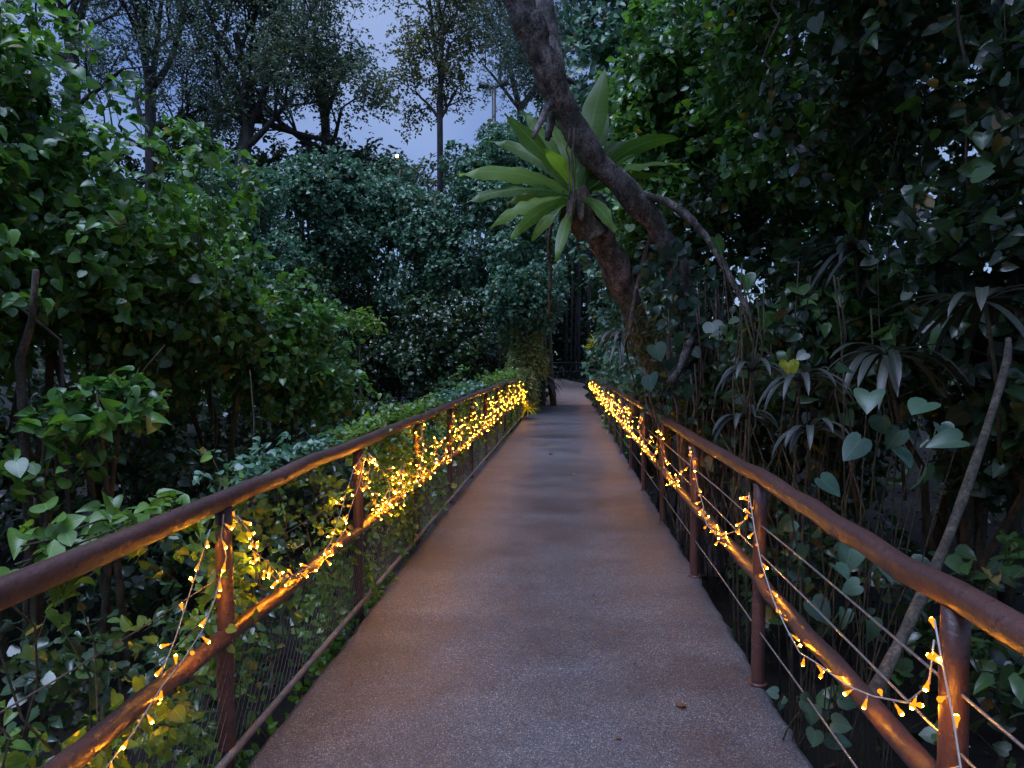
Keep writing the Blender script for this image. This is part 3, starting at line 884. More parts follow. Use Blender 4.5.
tree('tree', 'dark trunked tree behind the shrub at the upper left corner', at(75, 300, 33), [(b, (-.4, 0, 1), 4, .22), (b, (.5, 0, 1), 4, .2), (b, (0, .2, 1), 5, .2), (b, (-.9, 0, .4), 4, .16), (at(73, 110, 33), (.9, -.3, .3), 3.6, .14), (at(73, 120, 33), (-.7, -.4, .2), 3.6, .14)],
     .42, .17, M['leaf_fine'], 2000, T=OVAL, lev=3, seed=503, clump=.36)
b = at(325, 120, 36)
tree('tree', 'dense dark tree whose edge meets the open sky patch', at(330, 300, 36), [(b, (-.3, 0, 1), 5, .22), (b, (.25, 0, 1), 2.2, .2), (at(320, 150, 36), (-.8, 0, .6), 4, .2), (b, (-.5, 0, 1), 5, .2), (at(325, 150, 36), (.7, -.2, .3), 2.6, .14), (at(325, 140, 36), (-.9, -.3, .2), 3.6, .14)],
     .35, .17, M['leaf_fine'], 2300, T=OVAL, lev=3, seed=504, clump=.38)
b = at(440, 120, 31)
tree('tree', 'slender open crowned tree against the sky left of the lamp post', at(441, 300, 31), [(b, (-.1, 0, 1), 3.4, .12), (at(441, 80, 31), (.05, 0, 1), 3.4, .11), (b, (-.5, 0, .6), 1.8, .08), (b, (.5, 0, .7), 1.8, .08), (at(441, 60, 31), (-.6, 0, .5), 1.6, .07), (at(441, 40, 31), (.5, 0, .6), 1.6, .06), (at(441, 20, 31), (-.2, 0, 1), 2.6, .07)],
     .16, .15, M['leaf_olive'], 1500, T=OVAL, lev=2, seed=505, clump=.35, trunk_pts=[at(441, 300, 31), at(440, 120, 31), at(442, 20, 31)])
b = at(520, 110, 36)
tree('tree', 'hazy light tree behind the top of the leaning trunk', at(520, 300, 36), [(b, (-.25, 0, 1), 4, .16), (b, (.2, 0, 1), 4.6, .16), (b, (-.6, 0, .8), 2.8, .1), (at(520, 60, 36), (0, 0, 1), 4, .12), (b, (.7, 0, .8), 3.5, .12)],
     .25, .15, M['leaf_grey'], 2200, T=OVAL, lev=3, seed=506, clump=.5)
bush('vine_thicket', 'dark green thicket crown just right of the lamp post', 'thicket', [pb(515, 145, 27, (1.6, 1.5, 1.1)), pb(545, 160, 26, (1.5, 1.5, 1.6))], 2000, .13, M['leaf_blue'], seed=507, group=GH, k=6, L=.4, twig=False)
b = at(610, 90, 19)
tree('tree', 'fine leaved grey green tree above the bird nest fern', at(625, 300, 19), [(b, (-.5, 0, 1), 2.4, .12), (b, (.1, 0, 1), 2.6, .12), (b, (.6, 0, .7), 2.2, .1), (b, (-.2, -.3, .8), 2.2, .1), (b, (-.6, 0, .2), 1.8, .1), (b, (.5, 0, .1), 1.8, .1)],
     .2, .085, M['leaf_grey'], 4200, T=SLIM, lev=3, seed=508, clump=.32)
# dark background thickets closing the horizon
GT = 'dark thickets closing off the background'
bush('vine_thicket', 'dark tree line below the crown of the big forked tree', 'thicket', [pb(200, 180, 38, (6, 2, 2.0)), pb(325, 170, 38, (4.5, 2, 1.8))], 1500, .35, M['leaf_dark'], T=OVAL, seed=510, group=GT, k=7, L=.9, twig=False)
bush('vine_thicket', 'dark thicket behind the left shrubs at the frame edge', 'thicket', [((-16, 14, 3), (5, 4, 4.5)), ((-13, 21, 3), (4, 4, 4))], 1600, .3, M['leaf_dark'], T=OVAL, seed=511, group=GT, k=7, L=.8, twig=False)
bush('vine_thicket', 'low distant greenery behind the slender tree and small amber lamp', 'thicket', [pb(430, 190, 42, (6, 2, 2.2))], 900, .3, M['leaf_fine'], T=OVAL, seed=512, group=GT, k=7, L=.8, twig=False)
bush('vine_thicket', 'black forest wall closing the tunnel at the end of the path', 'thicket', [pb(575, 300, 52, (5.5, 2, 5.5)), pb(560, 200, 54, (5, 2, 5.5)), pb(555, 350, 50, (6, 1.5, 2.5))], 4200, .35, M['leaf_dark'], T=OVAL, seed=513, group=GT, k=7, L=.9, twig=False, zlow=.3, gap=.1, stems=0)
for i, (px, Y, r, lab) in enumerate([(577, 46, .2, 'tall dark trunk in the middle of the tunnel mouth'), (588, 44, .12, 'thin dark trunk at the right of the tunnel mouth'), (566, 48, .12, 'faint thin trunk at the left of the tunnel mouth'), (571, 43, .07, 'sapling trunk between the larger trunks in the tunnel')]):
    b = at(px, 300, Y); g = (b[0], b[1], float(gz(b[0], b[1])) - .1); tp = at(px, 190, Y)
    tree('forest_tree', lab, g, [(tp, (R.uniform(-.3, .3), 0, 1), 3.5, r * .6), (tp, (R.uniform(-1, 1), 0, .6), 3, r * .4)], r, .25, M['leaf_dark'], 500, lev=2, seed=520 + i, group='dark trunks in the tunnel beyond the path')
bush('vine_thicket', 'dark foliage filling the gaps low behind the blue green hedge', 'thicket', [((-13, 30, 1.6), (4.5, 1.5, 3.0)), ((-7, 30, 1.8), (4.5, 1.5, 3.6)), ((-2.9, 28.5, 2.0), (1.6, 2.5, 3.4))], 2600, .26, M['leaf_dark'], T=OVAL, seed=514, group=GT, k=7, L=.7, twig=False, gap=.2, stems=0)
bush('vine_thicket', 'dark canopy added to shade the path beyond the bridge', 'thicket', [((-.5, 39, 10), (5, 7, 2)), ((-1.5, 47, 9), (5, 4, 2.8)), ((3.8, 36, 2.8), (1.8, 7, 4)), ((-4.5, 40, 2), (1.8, 5, 4)), ((0, 50, 4), (6, 1.5, 5))], 6500, .26, M['leaf_dark'], T=OVAL, seed=515, group=GT, k=7, L=.7, twig=False, gap=.2, cull=-2, zlow=.4, stems=0)  # added foliage overhead and alongside, put in to darken the tunnel
# barrier at the end of the path
b = at(570, 360, 44); e = empty('barrier', (b[0], b[1], .55), 'low dark two rail barrier across the black end of the path', 'fence')
mb = MB()
for dz in (.45, 1.0): mb.tube([(b[0] - 3.2, b[1], .55 + dz), (b[0] + 2.2, b[1], .55 + dz)], .04, 6)
mb.build('rail', M['bark_far'], e)
for dx in (-3, -1.3, .4, 2.1):
    mb = MB(); mb.tube([(b[0] + dx, b[1] + .06, .4), (b[0] + dx, b[1] + .06, 1.65)], .05, 6); mb.build('post', M['bark_far'], e)

# lamp post
b = at(494, 150, 25.9); t_ = at(494, 88, 25.9)
e = empty('lamp_post', (b[0], b[1], -.7), 'dark lamp post with two angled lamp heads above the thicket', 'lamp post')
mb = MB(); mb.tube([(b[0], b[1], -.7), (b[0], b[1], t_[2])], .075, 8); mb.build('pole', M['darkmetal'], e)
for s, (px, py) in ((-1, (485, 86)), (1, (503, 84))):
    q = at(px, py, 25.9); p0 = np.array([b[0], b[1], t_[2]])
    mb = MB(); mb.tube([p0, q], [.05, .04], 6)
    d = nrm(q - p0)
    mb.tube([q - d * .15, q + d * .22], [.10, .13], 4); mb.build('lamp_head', M['darkmetal'], e)
# tiny amber lamps far away
for (px, py, Y, lab) in ((397, 156, 39, 'tiny glowing amber lamp over the hedge below the sky patch'), (219, 172, 30, 'tiny yellow light beside the two pale leaves at upper left')):
    b = at(px, py, Y); r = .085 if px > 300 else .035
    e = empty('far_lamp', b, lab, 'lamp')
    mb = MB(); mb.tube([b + np.array([0, 0, z]) for z in (-r, -.5 * r, .5 * r, r)], [r * .4, r, r, r * .4], 8); mb.build('globe', M['amber'], e)
    mb = MB(); mb.tube([b - np.array([0, 0, r]), np.array([b[0], b[1], -.6])], .03, 6); mb.build('pole', M['darkmetal'], e)

# ------------------------------------------------------------------ leaning tree and fern
P_ = lambda pts: [at(*p) for p in pts]


def spline(pts, n):
    pts = [np.array(p, float) for p in pts]; out = []
    for i in range(len(pts) - 1):
        p0, p1, p2, p3 = pts[max(i - 1, 0)], pts[i], pts[i + 1], pts[min(i + 2, len(pts) - 1)]
        for k in range(n):
            t = k / n
            out.append(.5 * ((2 * p1) + (-p0 + p2) * t + (2 * p0 - 5 * p1 + 4 * p2 - p3) * t * t + (-p0 + 3 * p1 - 3 * p2 + p3) * t ** 3))
    return out + [pts[-1]]


def limb(mb, pts, r0, r1, n=12, jit=.09, sub=6, rr=R, knob=.12):
    if r0 > .08: n, sub, jit = 28, sub * 3, .045
    q = spline(pts, sub); m = len(q)
    q = [p + np.array([math.sin(i * .35), 0, math.cos(i * .27)]) * r0 * .1 for i, p in enumerate(q)]
    rad = [(r0 + (r1 - r0) * i / (m - 1)) * (1 + knob * .8 * math.sin(i * 1.3 * (6 / sub) * .6 + r0 * 40)) for i in range(m)]
    mb.tube(q, rad, n, jit=jit, rng=rr)


rt_ = random.Random(77)
base = np.array([1.55, 7.6, -.8])
lean = empty('leaning_tree', base, 'thick lichened tree trunk leaning from the right railing over the bridge', 'tree')
mb = MB()
limb(mb, [base] + P_([(706, 410, 7.5), (698, 350, 7.45), (688, 300, 7.3), (664, 240, 7.15), (635, 200, 7.0), (591, 154, 6.8), (564, 107, 6.6), (543, 60, 6.4), (529, 25, 6.3), (512, -15, 6.2), (486, -90, 6.0), (455, -220, 5.8)]), .088, .15, 16, .07, 7, rt_)
mb.build('trunk', M['bark'], lean)
mb = MB()
limb(mb, P_([(640, 195, 7.0), (672, 205, 6.9), (705, 235, 6.8), (735, 285, 6.7), (765, 345, 6.6), (790, 400, 6.6)]), .045, .02, 8, .12, 5, rt_)
limb(mb, P_([(556, 80, 6.6), (549, 35, 6.7), (538, -30, 6.9)]), .1, .09, 10, .08, 5, rt_)
limb(mb, P_([(560, 90, 6.5), (546, 110, 6.45), (533, 138, 6.4)]), .045, .022, 8, .12, 4, rt_)
limb(mb, P_([(565, 95, 6.6), (552, 118, 6.6), (547, 140, 6.6)]), .045, .028, 8, .12, 4, rt_)
limb(mb, P_([(700, 330, 7.2), (688, 345, 7.0), (680, 368, 6.9), (670, 382, 6.8)]), .04, .035, 8, .12, 4, rt_)
limb(mb, P_([(660, 215, 7.1), (646, 250, 7.2), (634, 300, 7.2), (628, 340, 7.3)]), .03, .02, 7, .12, 4, rt_)
limb(mb, P_([(712, 330, 7.4), (735, 350, 7.2), (775, 400, 7.0), (800, 470, 6.8)]), .03, .012, 7, .12, 4, rt_)
mb.build('branches', M['bark'], lean)
# crown overhead, mostly above the photo
cr = [((1.5, 6, 7.2), (2.6, 3, 1.1)), ((3.5, 4, 6.6), (2.6, 3, 1.2)), ((4, 8, 6.8), (2.6, 3, 1.4)), ((3.2, 0.5, 6.5), (2.6, 2.6, 1.0))]
Ps, Os = [], []
for i, (c, r) in enumerate(cr):
    p, o = blob_surface(c, r, 800, 600 + i, .25, .5, -2); Ps.append(p); Os.append(o)
Q, D, N, S, t, A, B = sprays(np.concatenate(Ps), np.concatenate(Os), 7, .5, .15, np.random.default_rng(61), up=.5)
leaves('crown', Q, D, N, S, OVAL, M['leaf_dark'], lean, t)

# second trunk below the fern
g2 = np.array([1.35, 8.6, -.8])
tr2 = empty('mossy_trunk', g2, 'mossy brown trunk slanting up to the bird nest fern', 'tree')
mb = MB()
limb(mb, [g2] + P_([(690, 430, 8.3), (660, 378, 8.1), (644, 343, 7.9), (632, 310, 7.7), (616, 270, 7.4), (600, 232, 7.2), (588, 195, 7.1)]), .09, .16, 14, .08, 6, rt_)
mb.build('trunk', M['bark'], tr2)
# moss leaves on it
rg = np.random.default_rng(62)
c = np.array([at(632 + 22 * q + 0, 300 + 60 * q, 7.55) for q in rg.random(260)]); P0 = c + rg.normal(size=c.shape) * .11
leaves('moss_leaves', P0, rg.normal(size=P0.shape) * .5 + np.array([-.2, -.2, -.6]), rg.normal(size=P0.shape) * .5 + np.array([-.2, -.7, .4]), .09, SLIM, M['leaf_olive'], tr2)

# bird's nest fern: explicit big fronds plus filler
fc = at(578, 196, 6.75)
fern = empty('birds_nest_fern', fc, 'large pale green bird nest fern with broad upright fronds on the leaning trunk', 'fern')
mb = MB(); rf = random.Random(9)
prof = lambda t: (.25 + 1.36 * t) if t < .55 else max(0.0, 1 - ((t - .55) / .45) ** 1.9)
fr = [(603, 78, 7.3, .12), (468, 178, 6.4, .1), (472, 208, 6.35, .07), (512, 122, 6.6, .09), (535, 150, 7.0, .08), (528, 118, 7.0, .07), (500, 232, 6.3, .065), (518, 246, 6.2, .06), (556, 128, 7.3, .09), (548, 155, 6.2, .06), (650, 146, 7.6, .075), (680, 166, 7.5, .07), (690, 184, 7.6, .055), (628, 140, 7.6, .06), (676, 138, 7.8, .08),
      (497, 142, 7.1, .07), (540, 240, 6.4, .05), (606, 120, 7.5, .09), (560, 262, 6.3, .05), (610, 236, 6.2, .06), (515, 205, 6.6, .08), (585, 140, 6.9, .06), (640, 188, 7.7, .06)]
for (px, py, Y, w) in fr:
    tip = at(px, py, Y); v = tip - fc; L = np.linalg.norm(v)
    arch = .35 if py < 130 else .8
    d = nrm(v) + np.array([0, 0, arch * .5]); w *= 1.12
    n0 = len(mb.v)
    strap_leaf(mb, fc + nrm(v) * .06, d, L * 1.05, w, arch, 12, .22, wav=.028, rr=rf, prof=prof, face=(rf.uniform(-.5, .5), 1, rf.uniform(-.7, .1)))
strap_obj(mb, 'fronds', M['fern'], fern, np.random.default_rng(63), 39, 4.0)
mb = MB()
for i in range(13):   # dry fronds and root mass below
    a = rf.uniform(0, 6.28)
    strap_leaf(mb, fc + np.array([rf.gauss(0, .05), rf.gauss(0, .05), -.05]), (math.cos(a) * .8, math.sin(a) * .8, -.2), rf.uniform(.3, .55), .04, 2.2, 7, .3, wav=.01, rr=rf)
strap_obj(mb, 'dry_fronds', M['root'], fern, np.random.default_rng(64), 24)
mb = MB()
limb(mb, [fc + np.array([0, 0, .05]), fc + np.array([.03, .02, -.18]), fc + np.array([.12, .08, -.38])], .1, .16, 12, .2, 4, rf)
mb.build('root_mass', M['root'], fern)

# creeper leaves clothing the lower trunk
rg = np.random.default_rng(66)
tq = rg.random(420) ** 1.2
c = np.array([np.array(at(706 - 20 * q, 410 - 110 * q, 7.4)) if q < .6 else np.array(at(694 - 60 * (q - .6), 344 - 260 * (q - .6), 7.2)) for q in tq])
P0 = c + rg.normal(size=c.shape) * np.array([.17, .1, .1]); P0[:, 1] -= .12
ce = empty('climber', [base[0], base[1] - .2, base[2]], 'dark creeper clothing the lower part of the leaning trunk', 'climber')
leaves('foliage', P0, rg.normal(size=P0.shape) * .5 + np.array([0, -.2, -.8]), rg.normal(size=P0.shape) * .5 + np.array([-.1, -.8, .4]), rg.uniform(.05, .13, len(P0)), HEART, M['leaf_heart'], ce)
mb = MB()
for i in range(5): mb.tube([c_ + np.array([rt_.gauss(0, .08), -.12, 0]) for c_ in P_([(708, 470, 7.4), (704, 400, 7.4), (694, 344, 7.3), (682, 290, 7.2)])], .008, 4)
mb.build('stem', M['stem'], ce)

# hanging roots and lianas
def strands(name, label, cat, tops, bots, r, mat, seed, sag=.05, group=None):
    rr = random.Random(seed); mb = MB()
    for a, b in zip(tops, bots):
        a, b = np.array(a), np.array(b); m = 7
        pts = [a + (b - a) * (i / m) + np.array([rr.gauss(0, sag), rr.gauss(0, sag), 0]) * math.sin(3.14 * i / m) for i in range(m + 1)]
        rd = r * rr.uniform(.5, 1.3)
        mb.tube(pts, rd, 5, jit=.15, rng=rr)
    o = mb.build(name, M[mat]); return tag(o, label, cat, group)


GRt = 'hanging roots around the leaning tree'
rr = random.Random(15)
tops = [at(rr.uniform(690, 725), rr.uniform(270, 350), 7.1) for _ in range(16)]; bots = [(max(1.2, t[0] + rr.uniform(-.1, .5)), t[1] - rr.uniform(0, .7), -.7) for t in tops]
strands('hanging_roots', 'bundle of pale hanging roots between the leaning trunk and the right railing', 'roots', tops, bots, .011, 'root', 16, .07, GRt)
tops = [at(rr.uniform(640, 700), rr.uniform(300, 380), 6.9) for _ in range(10)]; bots = [(max(1.2, t[0] + rr.uniform(-.2, .25)), t[1] + rr.uniform(-.4, .4), -.7) for t in tops]
strands('hanging_roots', 'thinner brown roots hanging beside the mossy trunk', 'roots', tops, bots, .009, 'root', 17, .05, GRt)
strands('liana', 'single thick liana hanging below the fern beside the bamboo', 'liana', [at(553, 205, 7.2)], [at(550, 315, 7.6)], .028, 'root', 18, .03, GRt)
strands('liana', 'pair of thin lianas hanging across the leaning trunk by the fern', 'liana', P_([(570, 128, 6.35), (574, 128, 6.35)]), P_([(569, 200, 6.3), (573, 215, 6.3)]), .012, 'root', 19, .015, GRt)
strands('liana', 'straight bare liana high on the dark right side', 'liana', [at(774, -30, 6)], [at(772, 90, 6)], .02, 'bark_thin', 20, .03, GRt)
strands('liana', 'long straight liana near the upper right corner', 'liana', [at(956, -40, 4.5)], [at(968, 190, 4.5)], .014, 'bark_thin', 21, .02, GRt)
tops = [at(rr.uniform(690, 900), rr.uniform(250, 330), 5.2) for _ in range(14)]; tops = [np.array([max(1.25, t[0]), t[1], t[2]]) for t in tops]; bots = [(max(1.25, t[0] + rr.uniform(-.3, .3)), t[1] + rr.uniform(-.3, .3), -.7) for t in tops]
strands('hanging_roots', 'thin dark stems standing in the shade behind the right railing', 'roots', tops, bots, .007, 'stem', 22, .06, GRt)
# slanting pole-like sapling at right
mb = MB(); limb(mb, [at(868, 705, 2.65)] + P_([(905, 630, 2.9), (945, 545, 3.1), (975, 465, 3.3), (1004, 372, 3.6), (1008, 340, 3.8)]), .026, .016, 9, .06, 5, rt_)
tag(mb.build('sapling', M['bark_thin']), 'bare slanting sapling trunk behind the nearest right rail', 'tree')

# ------------------------------------------------------------------ right wall of vegetation
GW = 'dark vine thickets right of the bridge'
bush('vine_thicket', 'blue green vines climbing beside the far right railing', 'thicket', [pb(626, 300, 15, (.55, 2.2, 1.6)), pb(645, 345, 12, (.5, 1.8, 1.0)), ((1.9, 19, 1.6), (.65, 3.5, 2.2))], 1900, .1, M['leaf_blue'], seed=701, group=GW, k=6, L=.3, twig=False, stems=0)
bush('vine_thicket', 'green leafy thicket behind the leaning trunk above the fern fronds', 'thicket', [pb(700, 110, 10.5, (1.5, 1.4, 1.7)), pb(670, 190, 10.5, (1.2, 1.2, 1.4))], 2300, .105, M['leaf_green'], seed=702, group=GW, k=6, L=.32)
bush('vine_thicket', 'leafy thicket at the top right reaching out of the photo', 'thicket', [pb(800, 60, 8.5, (1.5, 1.4, 1.6)), pb(840, 150, 8, (1.1, 1.2, 1.2))], 1900, .105, M['leaf_green'], seed=703, group=GW, k=6, L=.32)
bush('vine_thicket', 'dark overhanging thicket in the upper right corner', 'thicket', [pb(960, 60, 6.2, (1.4, 1.3, 1.4)), pb(1030, 150, 5.2, (1.0, 1.3, 1.5))], 1400, .11, M['leaf_dark'], seed=704, group=GW, k=6, L=.35)
bush('vine_thicket', 'dark thicket in the right middle behind the drooping strap leaves', 'thicket', [pb(900, 330, 6.3, (1.6, 1.1, 1.0)), pb(1010, 330, 5, (1.0, 1.2, 1.1))], 1100, .12, M['leaf_dark'], seed=705, group=GW, k=6, L=.35)
bush('vine_thicket', 'dark thicket behind the fan palms and hanging roots', 'thicket', [pb(730, 290, 9.2, (1.3, 1.1, 1.5)), pb(790, 400, 7.5, (1.3, 1.0, 1.2))], 1300, .11, M['leaf_dark'], seed=706, group=GW, k=6, L=.35)
bush('vine_thicket', 'low dark leaves below the right railing cables', 'thicket', [((2.2, 3.6, -.1), (.8, 1.8, .6)), ((2.1, 6.5, .0), (.7, 1.8, .7)), ((3.4, 2.2, .3), (1.0, 1.4, 1.1))], 480, .1, M['leaf_dark'], seed=707, group=GW, k=5, L=.3)
bush('vine_thicket', 'dark forest backing the right side far from the railing', 'thicket', [((8, 12, 2.5), (2.5, 5, 3.5)), ((8.5, 5, .3), (2, 4, 2.2)), ((5.5, 19, 4), (3, 4, 5.5))], 2000, .22, M['leaf_dark'], T=OVAL, seed=708, group=GW, k=7, L=.6, twig=False)
bush('vine_thicket', 'green wall of leaves behind the grey green tree', 'thicket', [pb(660, 60, 15, (2.6, 1.5, 3.0)), pb(650, 200, 14, (1.2, 1.5, 2.6))], 2200, .13, M['leaf_blue'], seed=709, group=GW, k=6, L=.4, twig=False)


def placed(name, label, cat, pts, Y, size, mat, seed, T=HEARTF, group=None, jy=.25, tilt=(0, -.75, .45)):
    """plant with individually placed big leaves on stalks"""
    rg = np.random.default_rng(seed)
    P = np.array([at(px, py, Y + rg.uniform(-jy, jy)) for px, py in pts])
    c = P.mean(0); c = np.array([c[0], c[1] + .25, float(gz(c[0], c[1]))])
    e = empty(name, c, label, cat, group)
    n = len(P)
    N = np.array(tilt) + rg.normal(size=(n, 3)) * .45
    D = np.array([0, -.25, -1.0]) + rg.normal(size=(n, 3)) * .55
    for i in range(n):
        leaves('leaf', P[i:i + 1], D[i:i + 1], N[i:i + 1], [size * rg.uniform(.75, 1.15)], T, mat, e, np.clip(rg.normal(.5, .2, 1), 0, .95), rg)
    mb = MB()
    for p in P:
        a = c + np.array([rg.uniform(-.15, .15), 0, 0]); m = (a + p) / 2 + np.array([rg.uniform(-.08, .08), .1, .15])
        mb.tube(spline([a, m, p + np.array([0, .03, .0])], 4), .004, 4)
        mb.build('stem', M['stem'], e); mb = MB()


placed('heart_leaf_plant', 'cluster of big heart shaped leaves right of the fan palms', 'plant', [(928, 402), (882, 416), (900, 430), (862, 438), (925, 466), (962, 440), (897, 448), (820, 478), (870, 392), (846, 372), (940, 425)], 3.6, .145, M['leaf_heart'], 801)
placed('heart_leaf_plant', 'heart shaped leaves low between the rail and the top cable at right', 'plant', [(792, 520), (805, 545), (835, 565), (860, 585), (790, 570), (850, 548), (915, 575), (880, 560), (812, 600), (845, 610), (790, 500), (868, 620)], 3.3, .11, M['leaf_heart'], 802)
placed('heart_leaf_plant', 'broad dark leaves hanging against the base of the leaning trunk', 'plant', [(668, 360), (655, 345), (690, 385), (725, 335), (712, 322), (735, 345), (650, 375), (676, 335)], 6.6, .16, M['leaf_heart'], 803, jy=.2)
placed('climber', 'bright green broad leaves crossing the upper middle of the right thicket', 'plant', [(715, 238), (795, 285), (825, 290), (800, 305), (765, 312), (840, 318), (815, 345), (786, 352), (852, 300), (870, 270), (745, 275), (855, 205), (905, 110), (930, 130), (980, 120)], 5.6, .17, M['leaf_green'], 804, tilt=(-.1, -.5, .7))
placed('climber', 'single yellow heart shaped leaf above the fan palms', 'leaf', [(788, 362)], 5.0, .12, M['yellow'], 805)
placed('pale_leaves', 'pair of large pale rounded leaves sticking out of the left shrub top', 'leaf', [(198, 150), (208, 156), (188, 160)], 6.6, .15, M['leaf_vine'], 806, tilt=(.3, -.9, .3))
placed('small_plant', 'small light green plant on the ground beside the near right deck edge', 'plant', [(812, 705), (822, 712), (832, 722), (826, 738), (815, 730), (838, 742), (800, 700)], 2.75, .07, M['leaf_heart'], 807, jy=.1)
placed('small_plant', 'tiny sprout beside the second right post below the deck edge', 'plant', [(778, 693), (786, 698), (782, 702)], 3.3, .05, M['leaf_heart'], 808, jy=.05)

# fan palms
GP = 'fan palms behind the right railing'
def fan(label, c, seed, L=.38, n=9, dry=False):
    rr = random.Random(seed); c = np.array(c)
    e = empty('fan_palm', (c[0], c[1] + .2, float(gz(c[0], c[1]))), label, 'palm', GP); mb = MB()
    for i in range(n):
        a = math.pi * (.08 + .84 * i / (n - 1)) + rr.gauss(0, .05)
        d = (math.cos(a), -.45 + rr.gauss(0, .12), .25 + .35 * math.sin(a))
        strap_leaf(mb, c, d, L * rr.uniform(.8, 1.1), .02, 2.4, 8, .35, rr=rr)
    strap_obj(mb, 'fan_leaf', M['palm'], e, np.random.default_rng(seed), 27)
    mb = MB(); g = np.array([c[0] + .05, c[1] + .2, float(gz(c[0], c[1]))]); mb.tube(spline([g, (g + c) / 2 + np.array([0, .1, .1]), c], 5), .008, 5); mb.build('stem', M['stem'], e)


fan('topmost drooping fan palm leaf left of the others behind the right rail', at(752, 372, 4.7), 811, .36)
fan('middle fan palm leaf with evenly spread drooping fingers', at(800, 383, 4.4), 812, .4, 10)
fan('lowest fan palm leaf just above the right rail', at(810, 432, 4.1), 813, .32)
fan('dark fan palm leaf half hidden by roots near the third right post', at(742, 420, 5.0), 814, .36)
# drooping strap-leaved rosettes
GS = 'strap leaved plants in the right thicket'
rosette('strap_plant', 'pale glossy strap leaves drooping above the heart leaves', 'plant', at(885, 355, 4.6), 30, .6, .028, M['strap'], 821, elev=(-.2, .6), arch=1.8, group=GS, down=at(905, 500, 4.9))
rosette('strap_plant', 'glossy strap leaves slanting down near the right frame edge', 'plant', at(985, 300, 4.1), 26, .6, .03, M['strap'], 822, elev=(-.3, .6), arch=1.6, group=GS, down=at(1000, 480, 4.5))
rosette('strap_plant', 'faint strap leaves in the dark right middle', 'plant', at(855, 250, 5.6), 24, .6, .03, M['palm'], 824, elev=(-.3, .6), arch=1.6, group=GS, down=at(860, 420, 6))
rosette('hanging_fern', 'dry arching fern fronds beside the mossy trunk over the far right railing', 'fern', at(622, 335, 10), 34, .6, .03, M['palm'], 825, elev=(-.4, .8), arch=2.4, down=at(640, 420, 10.3))
rosette('hanging_fern', 'pale green fern behind the right rail at the foot of the mossy trunk', 'fern', at(664, 390, 8), 40, .45, .022, M['leaf_heart'], 826, elev=(-.2, 1.0), arch=2.2, down=at(672, 470, 8.1))
rosette('croton', 'small bright yellow plant at the far end of the right railing', 'plant', at(597, 347, 22), 60, .45, .045, M['yellow'], 827, elev=(.1, 1.3), arch=.6, down=(1.05, 22.2, -.6))
bush('shrub', 'low green leaves at the foot of the far right railing', 'shrub', [((1.25, 24.5, .1), (.3, 2.2, .6)), ((1.3, 18, -.2), (.25, 2.5, .4))], 420, .08, M['leaf_green'], seed=828, k=5, L=.2, group=GW, twig=False)

# ground litter (uncountable)
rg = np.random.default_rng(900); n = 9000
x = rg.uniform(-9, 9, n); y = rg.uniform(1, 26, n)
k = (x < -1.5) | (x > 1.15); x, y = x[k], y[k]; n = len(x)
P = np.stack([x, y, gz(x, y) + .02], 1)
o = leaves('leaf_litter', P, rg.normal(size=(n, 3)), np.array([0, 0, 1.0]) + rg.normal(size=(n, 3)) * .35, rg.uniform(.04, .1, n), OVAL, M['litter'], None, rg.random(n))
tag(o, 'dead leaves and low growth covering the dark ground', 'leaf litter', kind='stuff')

# fallen leaves on the deck
spots = [(678, 708, .05, 'dark crumpled leaf on the near right half of the deck'), (553, 455, .09, 'brown leaf pair lying in the middle of the far deck'), (573, 441, .06, 'small brown leaf on the deck right of the middle leaf'), (409, 652, .02, 'tiny dark speck of leaf left of the deck centre'), (495, 689, .025, 'tiny dark leaf scrap on the near deck centre'), (592, 596, .035, 'thin dark leaf scrap on the deck centre right'), (573, 475, .05, 'small pale leaf on the deck beyond the centre'), (637, 665, .025, 'tiny brown scrap beside the dark crumpled leaf'), (622, 740, .03, 'small dark scrap at the bottom of the deck'), (652, 478, .07, 'yellowish leaf at the right deck edge between posts'), (350, 683, .04, 'thin brown leaf near the left deck edge')]
for i, (px, py, s, lab) in enumerate(spots):
    r = FW + RT * (px - 512) / F - UP * (py - 384) / F; p = CAM + r * (-H / r[2]); rr = random.Random(i)
    mb = MB(); V, Fs = HEART if s > .04 else OVAL
    a = rr.uniform(0, 6.28); ca, sa = math.cos(a), math.sin(a)
    for v in V: mb.v.append((p[0] + s * (v[0] * ca - v[1] * sa), p[1] + s * (v[0] * sa + v[1] * ca), .004 + s * (.18 * abs(v[0]) + .12 + v[2] * .5)))
    mb.f = [tuple(f) for f in Fs]; mb.m = [0] * len(Fs)
    o = mb.build('fallen_leaf', M['dead'] if i not in (6, 9) else M['yellow'])
    tag(o, lab, 'leaf', 'fallen leaves on the deck')

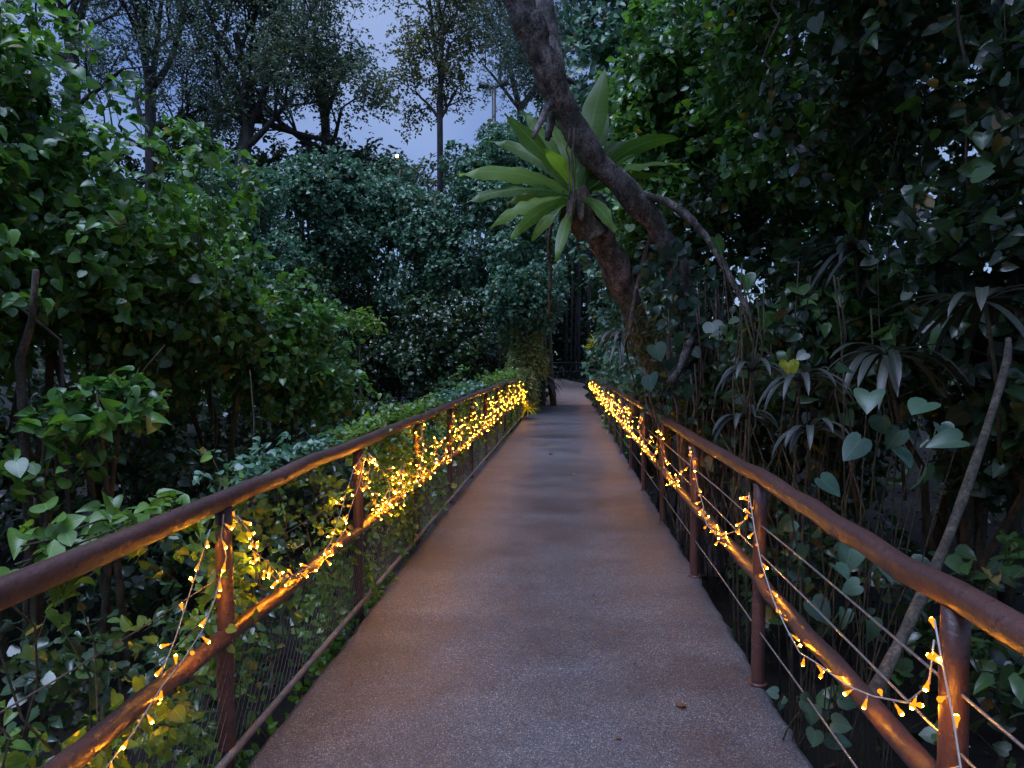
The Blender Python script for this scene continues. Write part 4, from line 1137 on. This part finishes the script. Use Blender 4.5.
# ------------------------------------------------------------------ light, sky, camera
w = bpy.data.worlds.new('World'); scene.world = w; w.use_nodes = True
nt = w.node_tree; nt.nodes.clear()
out = nt.nodes.new('ShaderNodeOutputWorld'); bg = nt.nodes.new('ShaderNodeBackground')
sky = nt.nodes.new('ShaderNodeTexSky'); sky.sky_type = 'NISHITA'; sky.sun_disc = False
SUN_EL, SUN_AZ = math.radians(74), math.radians(-140)     # azimuth from +Y, negative = left
sky.sun_elevation = SUN_EL; sky.sun_rotation = SUN_AZ
tc = nt.nodes.new('ShaderNodeTexCoord')
n1 = nt.nodes.new('ShaderNodeTexNoise'); n1.inputs['Scale'].default_value = 2.2; n1.inputs['Detail'].default_value = 5
nt.links.new(tc.outputs['Generated'], n1.inputs['Vector'])
cl = ramp(nt, n1.outputs['Fac'], [(.38, (0, 0, 0)), (.68, (.75, .75, .75))])
base_ = mixc(nt, 1.0, sky.outputs[0], (.6, .69, .95), 'MULTIPLY')
skyc = mixc(nt, cl, base_, (2.7, 3.5, 5.6))
sx = nt.nodes.new('ShaderNodeSeparateXYZ'); nt.links.new(tc.outputs['Generated'], sx.inputs[0])
grad = ramp(nt, sx.outputs['Z'], [(0, (.9, .9, .9)), (.35, (.85, .85, .85)), (.9, (1, 1, 1))])
skyc = mixc(nt, 1.0, skyc, grad, 'MULTIPLY')
nt.links.new(skyc, bg.inputs[0]); bg.inputs[1].default_value = 0.055
nt.links.new(bg.outputs[0], out.inputs[0])

sl = bpy.data.lights.new('sun', 'SUN'); sl.energy = 1.5; sl.angle = math.radians(40); sl.color = (.55, .65, 1.0)
so = bpy.data.objects.new('sun', sl); COL.objects.link(so)
sd = Vector((math.sin(SUN_AZ) * math.cos(SUN_EL), math.cos(SUN_AZ) * math.cos(SUN_EL), math.sin(SUN_EL)))
so.rotation_euler = sd.to_track_quat('Z', 'Y').to_euler()

cd = bpy.data.cameras.new('camera'); co = bpy.data.objects.new('camera', cd); COL.objects.link(co)
cd.sensor_width = 36; cd.lens = F / 1024 * 36; cd.clip_start = .05; cd.clip_end = 2000
co.location = (0, 0, H)
co.rotation_euler = (math.pi / 2 - PITCH, 0, YAW)
scene.camera = co

scene.view_settings.view_transform = 'Standard'; scene.view_settings.look = 'None'
scene.view_settings.gamma = 1; scene.view_settings.use_curve_mapping = False
scene.view_settings.exposure = 1.65
cy = scene.cycles
cy.use_denoising = True
cy.max_bounces = 5; cy.diffuse_bounces = 3; cy.glossy_bounces = 2; cy.transmission_bounces = 3; cy.transparent_max_bounces = 4
cy.sample_clamp_indirect = 4; cy.sample_clamp_direct = 0; cy.caustics_reflective = False; cy.caustics_refractive = False
cy.use_light_tree = True
scene.render.use_persistent_data = False
